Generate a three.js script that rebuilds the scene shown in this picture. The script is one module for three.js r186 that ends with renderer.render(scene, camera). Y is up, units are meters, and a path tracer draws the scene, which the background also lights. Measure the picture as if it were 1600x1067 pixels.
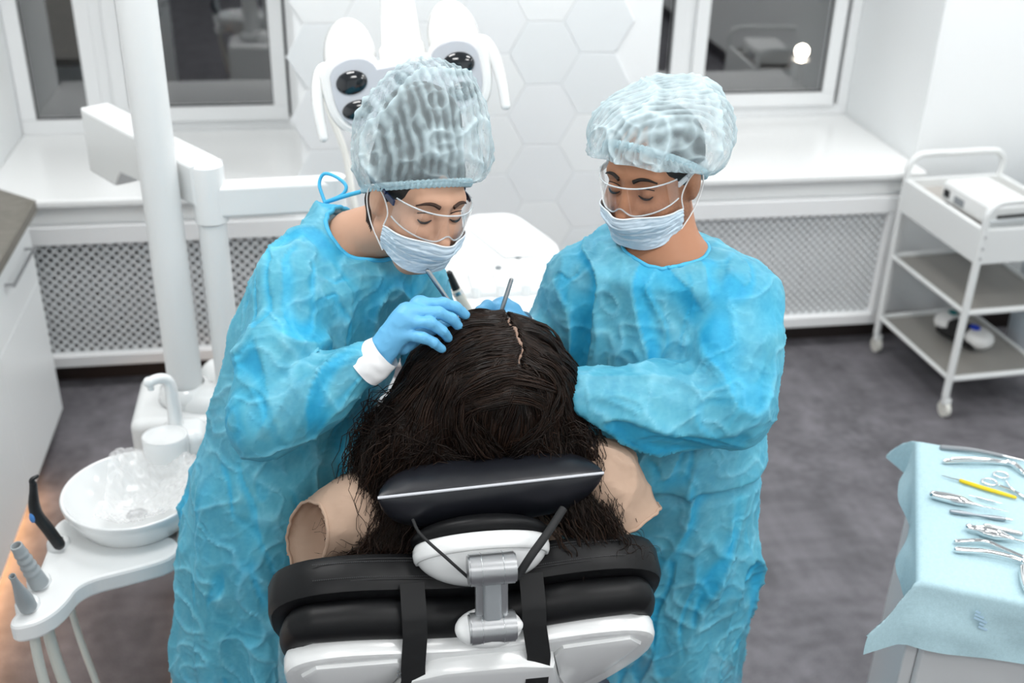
import * as THREE from 'three';
import { RoundedBoxGeometry } from 'three/addons/geometries/RoundedBoxGeometry.js';
import { mergeGeometries, mergeVertices, toCreasedNormals } from 'three/addons/utils/BufferGeometryUtils.js';
import { ImprovedNoise } from 'three/addons/math/ImprovedNoise.js';
import { RectAreaLightUniformsLib } from 'three/addons/lights/RectAreaLightUniformsLib.js';

// ---------------------------------------------------------------- camera, light, exposure
const scene = new THREE.Scene();
scene.background = new THREE.Color(0x04060a);                       // night outside the windows
const camera = new THREE.PerspectiveCamera(33.64, 1600 / 1067, 0.05, 80);
camera.position.set(0, 2.3, 0);
{
  const X = new THREE.Vector3(...[0.9871, 0.0232, 0.1586]), Y = new THREE.Vector3(...[0.0539, 0.884, -0.4645]), Z = new THREE.Vector3(...[-0.151, 0.467, 0.8713]);
  camera.quaternion.setFromRotationMatrix(new THREE.Matrix4().makeBasis(X, Y, Z));
}
camera.focus = 1.98;
camera.userData.fStop = 2.7;
const renderer = new THREE.WebGLRenderer({ antialias: true });
renderer.toneMapping = THREE.LinearToneMapping;
renderer.toneMappingExposure = 1.6;
renderer.shadowMap.enabled = true;
RectAreaLightUniformsLib.init();
const CEIL = 3.0, PANEL_LIGHT = 9.5;
const PANELS = [[-0.4, -3.55], [1.0, -3.55], [2.5, -3.55], [-0.4, -1.9], [1.1, -1.0], [2.5, -1.7], [-0.4, 0.3], [1.1, 0.9], [2.5, 0.5]];
for (const [x, z] of PANELS) {
  const l = new THREE.RectAreaLight(0xfefdfc, PANEL_LIGHT, 0.58, 0.58);
  l.position.set(x, CEIL - 0.035, z); l.rotation.x = -Math.PI / 2;
  scene.add(l);
}

// ---------------------------------------------------------------- helpers
const V = (x, y, z) => (Array.isArray(x) ? new THREE.Vector3(...x) : new THREE.Vector3(x, y, z));
let seed = 7;
const rnd = () => { seed = (seed * 1664525 + 1013904223) >>> 0; return seed / 4294967296; };
const rr = (a, b) => a + (b - a) * rnd();
const clamp = (x, a = 0, b = 1) => Math.min(b, Math.max(a, x));
const sstep = (a, b, x) => { const t = clamp((x - a) / (b - a)); return t * t * (3 - 2 * t); };
const mixn = (a, b, t) => a + (b - a) * t;
const perlin = new ImprovedNoise();
const noise = (x, y, z) => perlin.noise(x + 31.7, y + 17.3, z + 53.1);
const used = {};
const numbered = (n) => { const k = (used[n] = (used[n] ?? -1) + 1); return k ? `${n}_${String(k).padStart(3, '0')}` : n; };
function mat(color, roughness = 0.5, o = {}) {
  const m = new THREE.MeshPhysicalMaterial({ color, roughness, ...o });
  return m;
}
function thing(name, label, category, group) {
  const o = new THREE.Group(); o.name = numbered(name); o.userData = { label, category };
  if (group) o.userData.group = group;
  scene.add(o); return o;
}
function tag(o, label, category, group) { o.userData = { label, category }; if (group) o.userData.group = group; o.name = numbered(o.name); scene.add(o); return o; }
function part(parent, name, geo, m, label) {
  const g = Array.isArray(geo) ? merge(geo) : geo;
  const o = new THREE.Mesh(g, m); o.name = name; o.castShadow = o.receiveShadow = true;
  if (label) o.userData.label = label;
  if (parent) parent.add(o);
  return o;
}
function struct(name, geo, m) { const o = part(null, name, geo, m); o.userData.kind = 'structure'; scene.add(o); return o; }
function merge(list) {
  const c = list.map((g) => { const h = g.index ? g.toNonIndexed() : g.clone(); for (const k of Object.keys(h.attributes)) if (!['position', 'normal', 'uv'].includes(k)) h.deleteAttribute(k); if (!h.attributes.uv) h.setAttribute('uv', new THREE.BufferAttribute(new Float32Array(h.attributes.position.count * 2), 2)); return h; });
  return mergeGeometries(c);
}
const EU = new THREE.Euler(), QQ = new THREE.Quaternion(), ONE = new THREE.Vector3(1, 1, 1);
function at(g, x, y, z, rx = 0, ry = 0, rz = 0) { g.applyMatrix4(new THREE.Matrix4().compose(new THREE.Vector3(x, y, z), QQ.setFromEuler(EU.set(rx, ry, rz)), ONE)); return g; }
function box(w, h, d, x = 0, y = 0, z = 0, r = 0.004, rx = 0, ry = 0, rz = 0) {
  const g = r > 0 ? new RoundedBoxGeometry(w, h, d, 2, Math.min(r, w / 2.01, h / 2.01, d / 2.01)) : new THREE.BoxGeometry(w, h, d);
  return at(g, x, y, z, rx, ry, rz);
}
// box given by its extents
const ext = (x0, x1, y0, y1, z0, z1, r = 0.003) => box(x1 - x0, y1 - y0, z1 - z0, (x0 + x1) / 2, (y0 + y1) / 2, (z0 + z1) / 2, r);
function rod(a, b, r1, r2 = r1, n = 20, caps = true) {
  a = V(a); b = V(b); const d = b.clone().sub(a), L = d.length();
  const g = new THREE.CylinderGeometry(r2, r1, L, n, 1, !caps);
  g.applyMatrix4(new THREE.Matrix4().compose(a.clone().add(b).multiplyScalar(0.5), new THREE.Quaternion().setFromUnitVectors(new THREE.Vector3(0, 1, 0), d.normalize()), ONE));
  return g;
}
function tube(pts, r, n = 40, m = 10, closed = false) {
  const c = new THREE.CatmullRomCurve3(pts.map((p) => V(p)), closed, 'centripetal');
  const g = new THREE.TubeGeometry(c, n, typeof r === 'function' ? 1 : r, m, closed);
  if (typeof r === 'function') {                                    // varying radius
    const P = g.attributes.position, ctr = new THREE.Vector3();
    for (let i = 0; i <= n; i++) { c.getPointAt(i / n, ctr); const k = r(i / n); for (let j = 0; j <= m; j++) { const q = i * (m + 1) + j; P.setXYZ(q, ctr.x + (P.getX(q) - ctr.x) * k, ctr.y + (P.getY(q) - ctr.y) * k, ctr.z + (P.getZ(q) - ctr.z) * k); } }
    g.computeVertexNormals();
  }
  return g;
}
// a tube with both ends closed by small domes
function rope(pts, r, n = 40, m = 10) { const g = tube(pts, r, n, m), a = new THREE.SphereGeometry(typeof r === 'function' ? r(0) : r, m, 6), b = new THREE.SphereGeometry(typeof r === 'function' ? r(1) : r, m, 6); at(a, ...pts[0]); at(b, ...pts[pts.length - 1]); return merge([g, a, b]); }
const lathe = (prof, n = 40) => new THREE.LatheGeometry(prof.map(([x, y]) => new THREE.Vector2(x, y)), n);
// a grid surface from f(u, v) -> [x, y, z]
function sheet(nu, nv, f, closeU = false) {
  const P = [], U = [], I = [];
  for (let j = 0; j <= nv; j++) for (let i = 0; i <= nu; i++) { const p = f(i / nu, j / nv); P.push(p[0], p[1], p[2]); U.push(i / nu, j / nv); }
  for (let j = 0; j < nv; j++) for (let i = 0; i < nu; i++) { const a = j * (nu + 1) + i, b = a + 1, c = a + nu + 1, d = c + 1; I.push(a, b, d, a, d, c); }
  let g = new THREE.BufferGeometry();
  g.setAttribute('position', new THREE.Float32BufferAttribute(P, 3)); g.setAttribute('uv', new THREE.Float32BufferAttribute(U, 2)); g.setIndex(I);
  g.computeVertexNormals();
  if (closeU) { const N = g.attributes.normal; for (let j = 0; j <= nv; j++) { const a = j * (nu + 1), b = a + nu, x = N.getX(a) + N.getX(b), y = N.getY(a) + N.getY(b), z = N.getZ(a) + N.getZ(b), L = Math.hypot(x, y, z) || 1; N.setXYZ(a, x / L, y / L, z / L); N.setXYZ(b, x / L, y / L, z / L); } }
  return g;
}
// a sheet with thickness t: front, back and rim
function thick(nu, nv, f, t) {
  const g = sheet(nu, nv, f), N = g.attributes.normal, P = g.attributes.position;
  const row = nu + 1, o = (i, j, k) => { const q = j * row + i; return [P.getX(q) - N.getX(q) * t * k, P.getY(q) - N.getY(q) * t * k, P.getZ(q) - N.getZ(q) * t * k]; };
  const back = sheet(nu, nv, (u, v) => o(Math.round((1 - u) * nu), Math.round(v * nv), 1));
  const rim = [];
  rim.push(sheet(nu, 1, (u, v) => o(Math.round((1 - u) * nu), 0, 1 - v)), sheet(nu, 1, (u, v) => o(Math.round(u * nu), nv, 1 - v)));
  rim.push(sheet(nv, 1, (u, v) => o(0, Math.round(u * nv), 1 - v)), sheet(nv, 1, (u, v) => o(nu, Math.round((1 - u) * nv), 1 - v)));
  return merge([g, back, ...rim]);
}
function extrude(pts, depth, bevel = 0.003, curve = 8) {
  const s = pts instanceof THREE.Shape ? pts : new THREE.Shape(pts.map(([x, y]) => new THREE.Vector2(x, y)));
  return new THREE.ExtrudeGeometry(s, { depth, bevelEnabled: bevel > 0, bevelThickness: bevel, bevelSize: bevel, bevelSegments: 2, curveSegments: curve });
}
function rounded(w, h, r) { const s = new THREE.Shape(), x = -w / 2, y = -h / 2; s.moveTo(x + r, y); s.lineTo(x + w - r, y); s.quadraticCurveTo(x + w, y, x + w, y + r); s.lineTo(x + w, y + h - r); s.quadraticCurveTo(x + w, y + h, x + w - r, y + h); s.lineTo(x + r, y + h); s.quadraticCurveTo(x, y + h, x, y + h - r); s.lineTo(x, y + r); s.quadraticCurveTo(x, y, x + r, y); return s; }
function tex(n, f, srgb = true, rep = 1) {
  const d = new Uint8Array(n * n * 4);
  for (let j = 0; j < n; j++) for (let i = 0; i < n; i++) { const c = f(i / n, j / n), k = (j * n + i) * 4; for (let q = 0; q < 3; q++) d[k + q] = clamp(c[q]) * 255; d[k + 3] = 255; }
  const t = new THREE.DataTexture(d, n, n); t.magFilter = THREE.LinearFilter; t.minFilter = THREE.LinearMipmapLinearFilter; t.generateMipmaps = true;
  t.wrapS = t.wrapT = THREE.RepeatWrapping; t.repeat.set(rep, rep); if (srgb) t.colorSpace = THREE.SRGBColorSpace; t.needsUpdate = true; return t;
}
// noise that tiles over the unit square
const tiled = (u, v, k, z = 0) => { const a = u * Math.PI * 2, b = v * Math.PI * 2, R = k / (Math.PI * 2); return noise(Math.cos(a) * R, Math.sin(a) * R + 9, z + Math.cos(b) * R) * 0.6 + noise(Math.cos(b) * R + 3.3, Math.sin(b) * R, Math.sin(a) * R + z) * 0.6; };

// ---------------------------------------------------------------- materials shared by many things
const M = {
  wall: mat(0xf0f3f4, 0.7), tile: mat(0xeceff0, 0.28), ceiling: mat(0xf8f9f9, 0.9),
  white: mat(0xeff1f1, 0.25, { clearcoat: 0.4, clearcoatRoughness: 0.12 }), plastic: mat(0xe8eaea, 0.38), frame: mat(0xeef0f1, 0.3),
  lacquer: mat(0xecf0f1, 0.32), steel: mat(0xc9ccce, 0.22, { metalness: 1 }), brushed: mat(0xb4b6b8, 0.34, { metalness: 1 }), chrome: mat(0xe2e4e5, 0.08, { metalness: 1 }),
  black: mat(0x0d0e10, 0.4), rubber: mat(0x17181a, 0.7), leather: mat(0x0b0c0e, 0.45, { specularIntensity: 0.5 }), grey: mat(0x8d9296, 0.45), dark: mat(0x0b1118, 0.08, { clearcoat: 1, clearcoatRoughness: 0.03 }),
};

// ---------------------------------------------------------------- the room
const X0 = -1.68, X1 = 3.3, ZB = -4.88, ZF = 2.4;
{
  const n = 1024;
  const map = tex(n, (u, v) => {                                     // grey vinyl with cloudy mottling and pale flecks
    const a = tiled(u, v, 12) * 0.5 + tiled(u, v, 27, 4) * 0.45 + tiled(u, v, 60, 8) * 0.4, f = noise(u * 400, v * 400, 12);
    const k = 0.41 + a * 0.12 + f * 0.03;
    return [k * 1.0, k * 0.985, k * 1.03];
  });
  map.repeat.set(1 / 1.9, 1 / 1.9);
  const fm = mat(0xffffff, 0.55, { map, specularIntensity: 0.5 });
  const g = new THREE.BoxGeometry(X1 - X0 + 0.2, 0.1, ZF - ZB + 0.2); at(g, (X0 + X1) / 2, -0.05, (ZF + ZB) / 2);
  const P = g.attributes.position, U = g.attributes.uv; for (let i = 0; i < P.count; i++) U.setXY(i, P.getX(i), P.getZ(i));
  struct('floor', g, fm);
}
struct('ceiling', ext(X0 - 0.1, X1 + 0.1, CEIL, CEIL + 0.1, ZB - 0.1, ZF + 0.1, 0), M.ceiling);
struct('wall_left', ext(X0 - 0.1, X0, 0, CEIL, ZB, ZF, 0), M.wall);
struct('wall_right', ext(X1, X1 + 0.1, 0, CEIL, ZB, ZF, 0), M.wall);
struct('wall_front', ext(X0 - 0.1, X1 + 0.1, 0, CEIL, ZF, ZF + 0.1, 0), M.wall);
// back wall: window openings X -1.27..-0.10 and 1.25..2.41 between 0.80 and 2.45, piers stand forward of them
const WIN = [[-1.27, -0.1], [1.25, 2.41]], SILL = 0.8, HEAD = 2.45, PF = -4.13;
struct('wall_back', merge([
  ext(X0, X1, 0, SILL, ZB - 0.12, ZB, 0), ext(X0, X1, HEAD, CEIL, ZB - 0.12, ZB, 0),
  ext(X0, WIN[0][0], SILL, HEAD, ZB - 0.12, ZB, 0), ext(WIN[0][1], WIN[1][0], SILL, HEAD, ZB - 0.12, ZB, 0), ext(WIN[1][1], X1, SILL, HEAD, ZB - 0.12, ZB, 0),
  ext(X0, WIN[0][0], 0, CEIL, ZB, PF, 0), ext(WIN[1][1], X1, 0, CEIL, ZB, PF - 0.06, 0), ext(WIN[0][0], WIN[0][1], HEAD, CEIL, ZB, PF, 0), ext(WIN[1][0], WIN[1][1], HEAD, CEIL, ZB, PF, 0),
]), M.wall);
{ // pier between the windows, faced with hexagonal white tiles
  const pier = struct('wall_pier', ext(WIN[0][1], WIN[1][0], 0, CEIL, ZB, PF - 0.006, 0), M.wall);
  const R = 0.135, gap = 0.0012, hx = (r) => { const s = new THREE.Shape(); for (let k = 0; k < 6; k++) { const a = k * Math.PI / 3; k ? s.lineTo(r * Math.cos(a), r * Math.sin(a)) : s.moveTo(r, 0); } s.closePath(); return s; };
  const geo = new THREE.ExtrudeGeometry(hx(R - gap - 0.0025), { depth: 0.005, bevelEnabled: true, bevelThickness: 0.0016, bevelSize: 0.0025, bevelSegments: 1 });
  const ms = [mat(0xe9ecee, 0.22), mat(0xeceff0, 0.25), mat(0xe6eaec, 0.2)];
  const w = R * 1.5, h = R * Math.sqrt(3);
  for (let i = 0; i < 8; i++) for (let j = 0; j < 14; j++) {
    const x = WIN[0][1] + 0.1 + i * w, y = 0.12 + j * h + (i % 2) * h / 2;
    if (x + R > WIN[1][0] + 0.02 || x - R < WIN[0][1] - 0.04 || y > CEIL - 0.13) continue;
    const t = part(pier, 'hexagonal_tile', geo, ms[Math.floor(rnd() * 3)]); t.position.set(x, y, PF - 0.0075);
  }
}
struct('baseboard_back', merge([ext(X0, X1, 0, 0.1, -4.19, -4.17, 0.002)]), mat(0x2a2220, 0.5));
struct('baseboard_right', ext(X1 - 0.02, X1, 0, 0.09, -4.16, ZF, 0.002), mat(0x2a2220, 0.5));
// four bars round an opening, the uprights standing between the rails
const ring4 = (x0, x1, y0, y1, z0, z1, l, b = l, t = l, r = 0.003) => [ext(x0, x1, y0, y0 + b, z0, z1, r), ext(x0, x1, y1 - t, y1, z0, z1, r), ext(x0, x0 + l, y0 + b + 0.0004, y1 - t - 0.0004, z0, z1, r), ext(x1 - l, x1, y0 + b + 0.0004, y1 - t - 0.0004, z0, z1, r)];
// windows: white plastic frames, double glazing against the night
const glass = mat(0xffffff, 0.0, { transmission: 1, ior: 3.0, thickness: 0, side: THREE.DoubleSide });   // four glass faces mirror as much as one of this index
function makeWindow(n, x0, x1, panes) {
  const w = new THREE.Group(); w.name = `window_${n}`; w.userData.kind = 'structure'; scene.add(w);
  const zf = ZB + 0.0, d = 0.07;
  part(w, 'frame', [...ring4(x0 + 0.001, x1 - 0.001, SILL + 0.001, HEAD, zf - d, zf, 0.05, 0.045), ...panes.slice(1).map((p, i) => ext((panes[i][1] + p[0]) / 2 - 0.035, (panes[i][1] + p[0]) / 2 + 0.035, SILL + 0.046, HEAD - 0.051, zf - d, zf - 0.001))], M.frame);
  for (const [a, b, y0, proud] of panes) {
    const s = 0.06, z1 = zf + proud, g = ring4(a - s, b + s, y0 - s, HEAD - 0.052, z1 - 0.06, z1, s, s, 0.068);
    const sash = part(w, 'sash', g, M.frame);
    part(sash, 'gasket', [ext(a - 0.004, b + 0.004, y0 - 0.004, y0 + 0.004, z1 - 0.035, z1 - 0.018, 0.001), ext(a - 0.004, a + 0.004, y0, HEAD - 0.12, z1 - 0.035, z1 - 0.018, 0.001), ext(b - 0.004, b + 0.004, y0, HEAD - 0.12, z1 - 0.035, z1 - 0.018, 0.001)], M.rubber);
    const p = new THREE.PlaneGeometry(b - a + 0.02, HEAD - 0.12 - y0 + 0.02); at(p, (a + b) / 2, (y0 + HEAD - 0.12) / 2, z1 - 0.026);
    part(w, 'pane', p, glass);
  }
}
makeWindow(1, -1.27, -0.1, [[-1.205, -0.99, 0.858, 0.005], [-0.82, -0.222, 0.905, 0.02]]);
makeWindow(2, 1.25, 2.41, [[1.31, 1.535, 0.86, 0.005], [1.69, 2.27, 0.91, 0.02]]);
WIN.forEach(([a, b], i) => {
  const s = struct(`trim_${i + 1}`, [ext(a, b, 0.765, SILL, ZB - 0.001, -4.07, 0.012), ext(a + 0.001, b - 0.001, 0.691, 0.764, -4.18, -4.115, 0.002)], mat(0xf0f2f2, 0.22));
});
// perforated radiator covers under the sills
function cover(x0, x1, y0, y1, pitch, hole, label) {
  const t = thing('radiator_cover', label, 'radiator cover', 'radiator covers'), z = -4.085, b = 0.075, bb = 0.05;
  part(t, 'frame', ring4(x0, x1, y0, y1, z - 0.05, z, b, bb, b, 0.006), M.frame);
  for (const x of [x0 + 0.001, x1 - 0.02]) part(t, 'side_panel', ext(x, x + 0.019, y0 + 0.001, y1 - 0.001, -4.87, z - 0.051), M.frame);
  // sheet punched with a diagonal net of square holes
  const P = [], I = [], gx0 = x0 + b - 0.005, gx1 = x1 - b + 0.005, gy0 = y0 + bb - 0.005, gy1 = y1 - b + 0.005, zs = z - 0.028, dz = 0.005;
  const quad = (a, b2, c, d) => { const k = P.length / 3; for (const q of [a, b2, c, d]) P.push(...q); I.push(k, k + 1, k + 2, k, k + 2, k + 3); };
  const h = pitch / 2, nx = Math.round((gx1 - gx0) / h), ny = Math.round((gy1 - gy0) / h), sx = (gx1 - gx0) / nx, sy = (gy1 - gy0) / ny;
  for (let j = 0; j <= ny; j++) for (let i = 0; i <= nx; i++) {
    if ((i + j) % 2) continue;
    const cx = gx0 + i * sx, cy = gy0 + j * sy, O = [[cx + sx, cy], [cx, cy + sy], [cx - sx, cy], [cx, cy - sy]], H = O.map(([x, y]) => [cx + (x - cx) * hole, cy + (y - cy) * hole]);
    const cl = ([x, y]) => [clamp(x, gx0, gx1), clamp(y, gy0, gy1)];
    for (let k = 0; k < 4; k++) {
      const a = cl(O[k]), b2 = cl(O[(k + 1) % 4]), c = cl(H[(k + 1) % 4]), d = cl(H[k]);
      quad([...a, zs], [...b2, zs], [...c, zs], [...d, zs]); quad([...d, zs], [...c, zs], [...c, zs - dz], [...d, zs - dz]);
    }
  }
  const g = new THREE.BufferGeometry(); g.setAttribute('position', new THREE.Float32BufferAttribute(P, 3)); g.setIndex(I);
  const gn = g.toNonIndexed(); gn.computeVertexNormals();
  part(t, 'perforated_grille', gn, mat(0xdfe3e5, 0.4, { side: THREE.DoubleSide }));
  // radiator inside
  const fins = []; for (let x = x0 + 0.12; x < x1 - 0.1; x += 0.08) fins.push(box(0.066, y1 - y0 - 0.12, 0.09, x, (y0 + y1) / 2, -4.36, 0.015));
  part(t, 'radiator', fins, mat(0x9da0a2, 0.5));
}
cover(-1.27, -0.1, 0.1, 0.69, 0.0365, 0.62, 'white radiator cover with coarse diamond holes behind the round white poles');
cover(1.25, 2.36, 0.1, 0.69, 0.034, 0.52, 'white radiator cover with fine holes beside the wheeled trolley');
// ceiling light panels
for (const [x, z] of PANELS) {
  const t = thing('ceiling_panel', 'square flat white light panel set in the ceiling', 'ceiling light', 'ceiling light panels');
  part(t, 'rim', [ext(x - 0.31, x + 0.31, CEIL - 0.02, CEIL - 0.0005, z - 0.31, z - 0.295, 0.002), ext(x - 0.31, x + 0.31, CEIL - 0.02, CEIL, z + 0.295, z + 0.31, 0.002), ext(x - 0.31, x - 0.295, CEIL - 0.02, CEIL, z - 0.31, z + 0.31, 0.002), ext(x + 0.295, x + 0.31, CEIL - 0.02, CEIL, z - 0.31, z + 0.31, 0.002)], M.frame);
  part(t, 'diffuser', ext(x - 0.297, x + 0.297, CEIL - 0.018, CEIL - 0.006, z - 0.297, z + 0.297, 0), mat(0xffffff, 0.6, { emissive: 0xfffdf9, emissiveIntensity: 1.2 }));
}
{ // lamp outside in the dark, seen through the window
  const t = thing('street_lamp', 'glowing street lamp seen through the dark glass', 'street lamp');
  const c = [4.8435, -0.4081, -11];
  part(t, 'globe', at(new THREE.SphereGeometry(0.062, 20, 14), ...c), mat(0xffffff, 0.5, { emissive: 0xfff3df, emissiveIntensity: 14 }));
  part(t, 'post', [rod([c[0], c[1] - 4, c[2]], [c[0], c[1] - 0.09, c[2]], 0.05, 0.035), rod([c[0], c[1] - 0.13, c[2]], [c[0], c[1] - 0.08, c[2]], 0.06, 0.09)], M.black);
  const l = new THREE.PointLight(0xfff0d8, 6); l.position.set(...c); l.castShadow = true; t.add(l);
}

// ---------------------------------------------------------------- cabinet along the left wall
{
  const t = thing('base_cabinet', 'pale cabinet with a grey stone-look worktop by the window', 'cabinet');
  const xf = -1.03, z1 = -3.82, z0 = -1.55;
  part(t, 'body', ext(X0 + 0.005, xf - 0.02, 0.07, 0.85, z1, z0), M.lacquer);
  part(t, 'plinth', ext(X0 + 0.01, xf - 0.1, 0, 0.07, z1 + 0.02, z0 - 0.02), M.grey);
  let z = z1; const W = (z0 - z1) / 4;
  for (let i = 0; i < 4; i++, z += W) {
    const d = part(t, 'door', ext(xf - 0.02, xf, 0.075, 0.6, z + 0.002, z + W - 0.002, 0.002), M.lacquer), dr = part(t, 'drawer', ext(xf - 0.02, xf, 0.604, 0.845, z + 0.002, z + W - 0.002, 0.002), M.lacquer);
    const bar = (y) => [rod([xf + 0.03, y, z + 0.09], [xf + 0.03, y, z + W - 0.17], 0.006), rod([xf - 0.002, y, z + 0.1], [xf + 0.03, y, z + 0.1], 0.005), rod([xf - 0.002, y, z + W - 0.18], [xf + 0.03, y, z + W - 0.18], 0.005)];
    part(dr, 'handle', bar(0.76), M.brushed);
  }
  const map = tex(256, (u, v) => { const k = 0.5 + tiled(u, v, 8) * 0.05 + tiled(u, v, 40, 3) * 0.05; return [k * 1.0, k * 0.985, k * 0.95]; });
  const g = extrude([[X0 + 0.005, -z0], [-1.0, -z0], [-1.0, 3.84], [-1.16, 3.98], [X0 + 0.005, 3.98]], 0.032, 0.003); at(g, 0, 0.853, 0, -Math.PI / 2);
  const P = g.attributes.position, U = g.attributes.uv; for (let i = 0; i < P.count; i++) U.setXY(i, P.getX(i) + P.getY(i), P.getZ(i));
  part(t, 'worktop', g, mat(0xe6e2da, 0.45, { map }));
  // warm light strip in the plinth
  part(t, 'light_strip', ext(xf - 0.098, xf - 0.092, 0.04, 0.062, -3.45, z0 - 0.1, 0), mat(0xffffff, 0.5, { emissive: 0xffb070, emissiveIntensity: 1.5 }));
  const l = new THREE.RectAreaLight(0xffc088, 26, 1.75, 0.03); l.position.set(xf - 0.088, 0.051, -2.5); l.lookAt(xf + 1, -0.5, -2.5); scene.add(l);
}
// ---------------------------------------------------------------- wheeled trolley
{
  const t = thing('instrument_trolley', 'white three-tier metal trolley on castors by the wall', 'trolley');
  const m = mat(0xe4e7e7, 0.35), sh = mat(0x8f8d88, 0.45), L = 0.545, W = 0.42;
  t.position.set(2.325, 0, -3.475); t.rotation.y = 0.055;
  const legs = [[0, 0], [W, 0], [0, -L], [W, -L]];
  for (const [x, z] of legs) {
    part(t, 'leg', rod([x, 0.09, z], [x, 0.8, z], 0.0145), m);
    const c = part(t, 'castor', [at(new THREE.CylinderGeometry(0.032, 0.032, 0.02, 20), x + 0.008, 0.033, z, 0, 0, Math.PI / 2), at(new THREE.TorusGeometry(0.026, 0.0075, 8, 20), x + 0.008, 0.033, z, 0, Math.PI / 2, 0)], mat(0xd9d9d2, 0.5));
    part(c, 'fork', [box(0.034, 0.03, 0.03, x + 0.008, 0.068, z, 0.008), rod([x, 0.07, z], [x, 0.1, z], 0.01)], m);
  }
  for (const y of [0.16, 0.445]) {
    const s = part(t, 'shelf', ext(0.0, W, y - 0.006, y + 0.004, -L, 0, 0.002), sh);
    part(s, 'rail', [rod([0, y + 0.008, 0], [W, y + 0.008, 0], 0.012), rod([0, y + 0.008, -L], [W, y + 0.008, -L], 0.012), rod([0, y + 0.008, 0], [0, y + 0.008, -L], 0.009), rod([W, y + 0.008, 0], [W, y + 0.008, -L], 0.009)], m);
  }
  part(t, 'tray', [ext(-0.008, W + 0.008, 0.655, 0.79, -0.012, 0.012, 0.004), ext(-0.008, W + 0.008, 0.655, 0.79, -L - 0.012, -L + 0.012, 0.004), ext(-0.012, 0.012, 0.655, 0.79, -L, 0, 0.004), ext(W - 0.012, W + 0.012, 0.655, 0.79, -L, 0, 0.004)], m);
  part(t, 'top_shelf', ext(0, W, 0.745, 0.755, -L, 0, 0.002), mat(0xb3afaa, 0.5));
  for (const z of [0, -L]) {
    part(t, 'handle', tube([[0, 0.78, z], [0, 0.85, z], [0.03, 0.885, z], [0.08, 0.892, z], [W / 2, 0.892, z], [W - 0.08, 0.892, z], [W - 0.03, 0.885, z], [W, 0.85, z], [W, 0.78, z]], 0.0135, 60, 12), m);
    for (const y of [0.68, 0.72, 0.765]) part(t, 'bolt', at(new THREE.SphereGeometry(0.006, 10, 6), 0, y, z + (z ? -0.014 : 0.014)), M.brushed);
  }
}
{ // devices on the trolley
  const t = thing('curing_device', 'white boxy device with dark ports on the trolley top', 'device');
  t.position.set(2.36, 0.757, -3.53); t.rotation.y = 0.1;
  part(t, 'housing', box(0.2, 0.085, 0.3, 0.115, 0.0525, -0.16, 0.018), M.plastic);
  for (const [x, z] of [[0.04, -0.04], [0.19, -0.04], [0.04, -0.28], [0.19, -0.28]]) part(t, 'foot', box(0.02, 0.012, 0.02, x, 0.006, z, 0.003), M.rubber);
  part(t, 'port', box(0.006, 0.03, 0.034, 0.014, 0.05, -0.27, 0.002), M.rubber); part(t, 'port', box(0.004, 0.03, 0.06, 0.0145, 0.045, -0.19, 0.002), M.grey);
  part(t, 'slot', box(0.13, 0.012, 0.008, 0.115, 0.05, -0.009, 0.003), M.black);
  part(t, 'front_panel', box(0.18, 0.03, 0.014, 0.115, 0.025, -0.006, 0.005), mat(0xb9bfc2, 0.3));
  const u = thing('storage_tub', 'tall pale blue-white tub standing at the far end of the trolley', 'tub');
  u.position.set(2.95, 0, -3.85);
  part(u, 'body', at(lathe([[0.001, 0], [0.12, 0], [0.128, 0.01], [0.15, 0.86], [0.146, 0.862], [0.12, 0.02], [0.001, 0.02]]), 0, 0, 0), mat(0xcfdbe4, 0.35));
  part(u, 'lid', lathe([[0.001, 0.9], [0.13, 0.898], [0.158, 0.885], [0.16, 0.855], [0.153, 0.853]]), M.plastic);
  const h = thing('loupe_headset', 'white and black headset with blue light on the trolley bottom shelf', 'headset');
  h.position.set(2.53, 0.171, -3.765); h.rotation.y = -1.23;
  part(h, 'shell', [at(new THREE.SphereGeometry(1, 28, 18).scale(0.062, 0.042, 0.056), -0.078, 0.05, 0), at(new THREE.SphereGeometry(1, 28, 18).scale(0.062, 0.042, 0.056), 0.078, 0.05, 0)], M.plastic);
  part(h, 'pad', [box(0.2, 0.045, 0.075, 0, 0.03, 0.02, 0.02), box(0.1, 0.06, 0.07, 0, 0.06, 0.02, 0.02)], M.rubber);
  part(h, 'indicator', at(new THREE.SphereGeometry(0.018, 14, 10).scale(1.3, 0.6, 1), 0.06, 0.092, 0.012), mat(0x1440c8, 0.3));
  part(h, 'indicator', at(new THREE.SphereGeometry(0.016, 14, 10).scale(1.3, 0.6, 1), -0.075, 0.095, -0.01), mat(0x1c7f84, 0.3));
}
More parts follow.
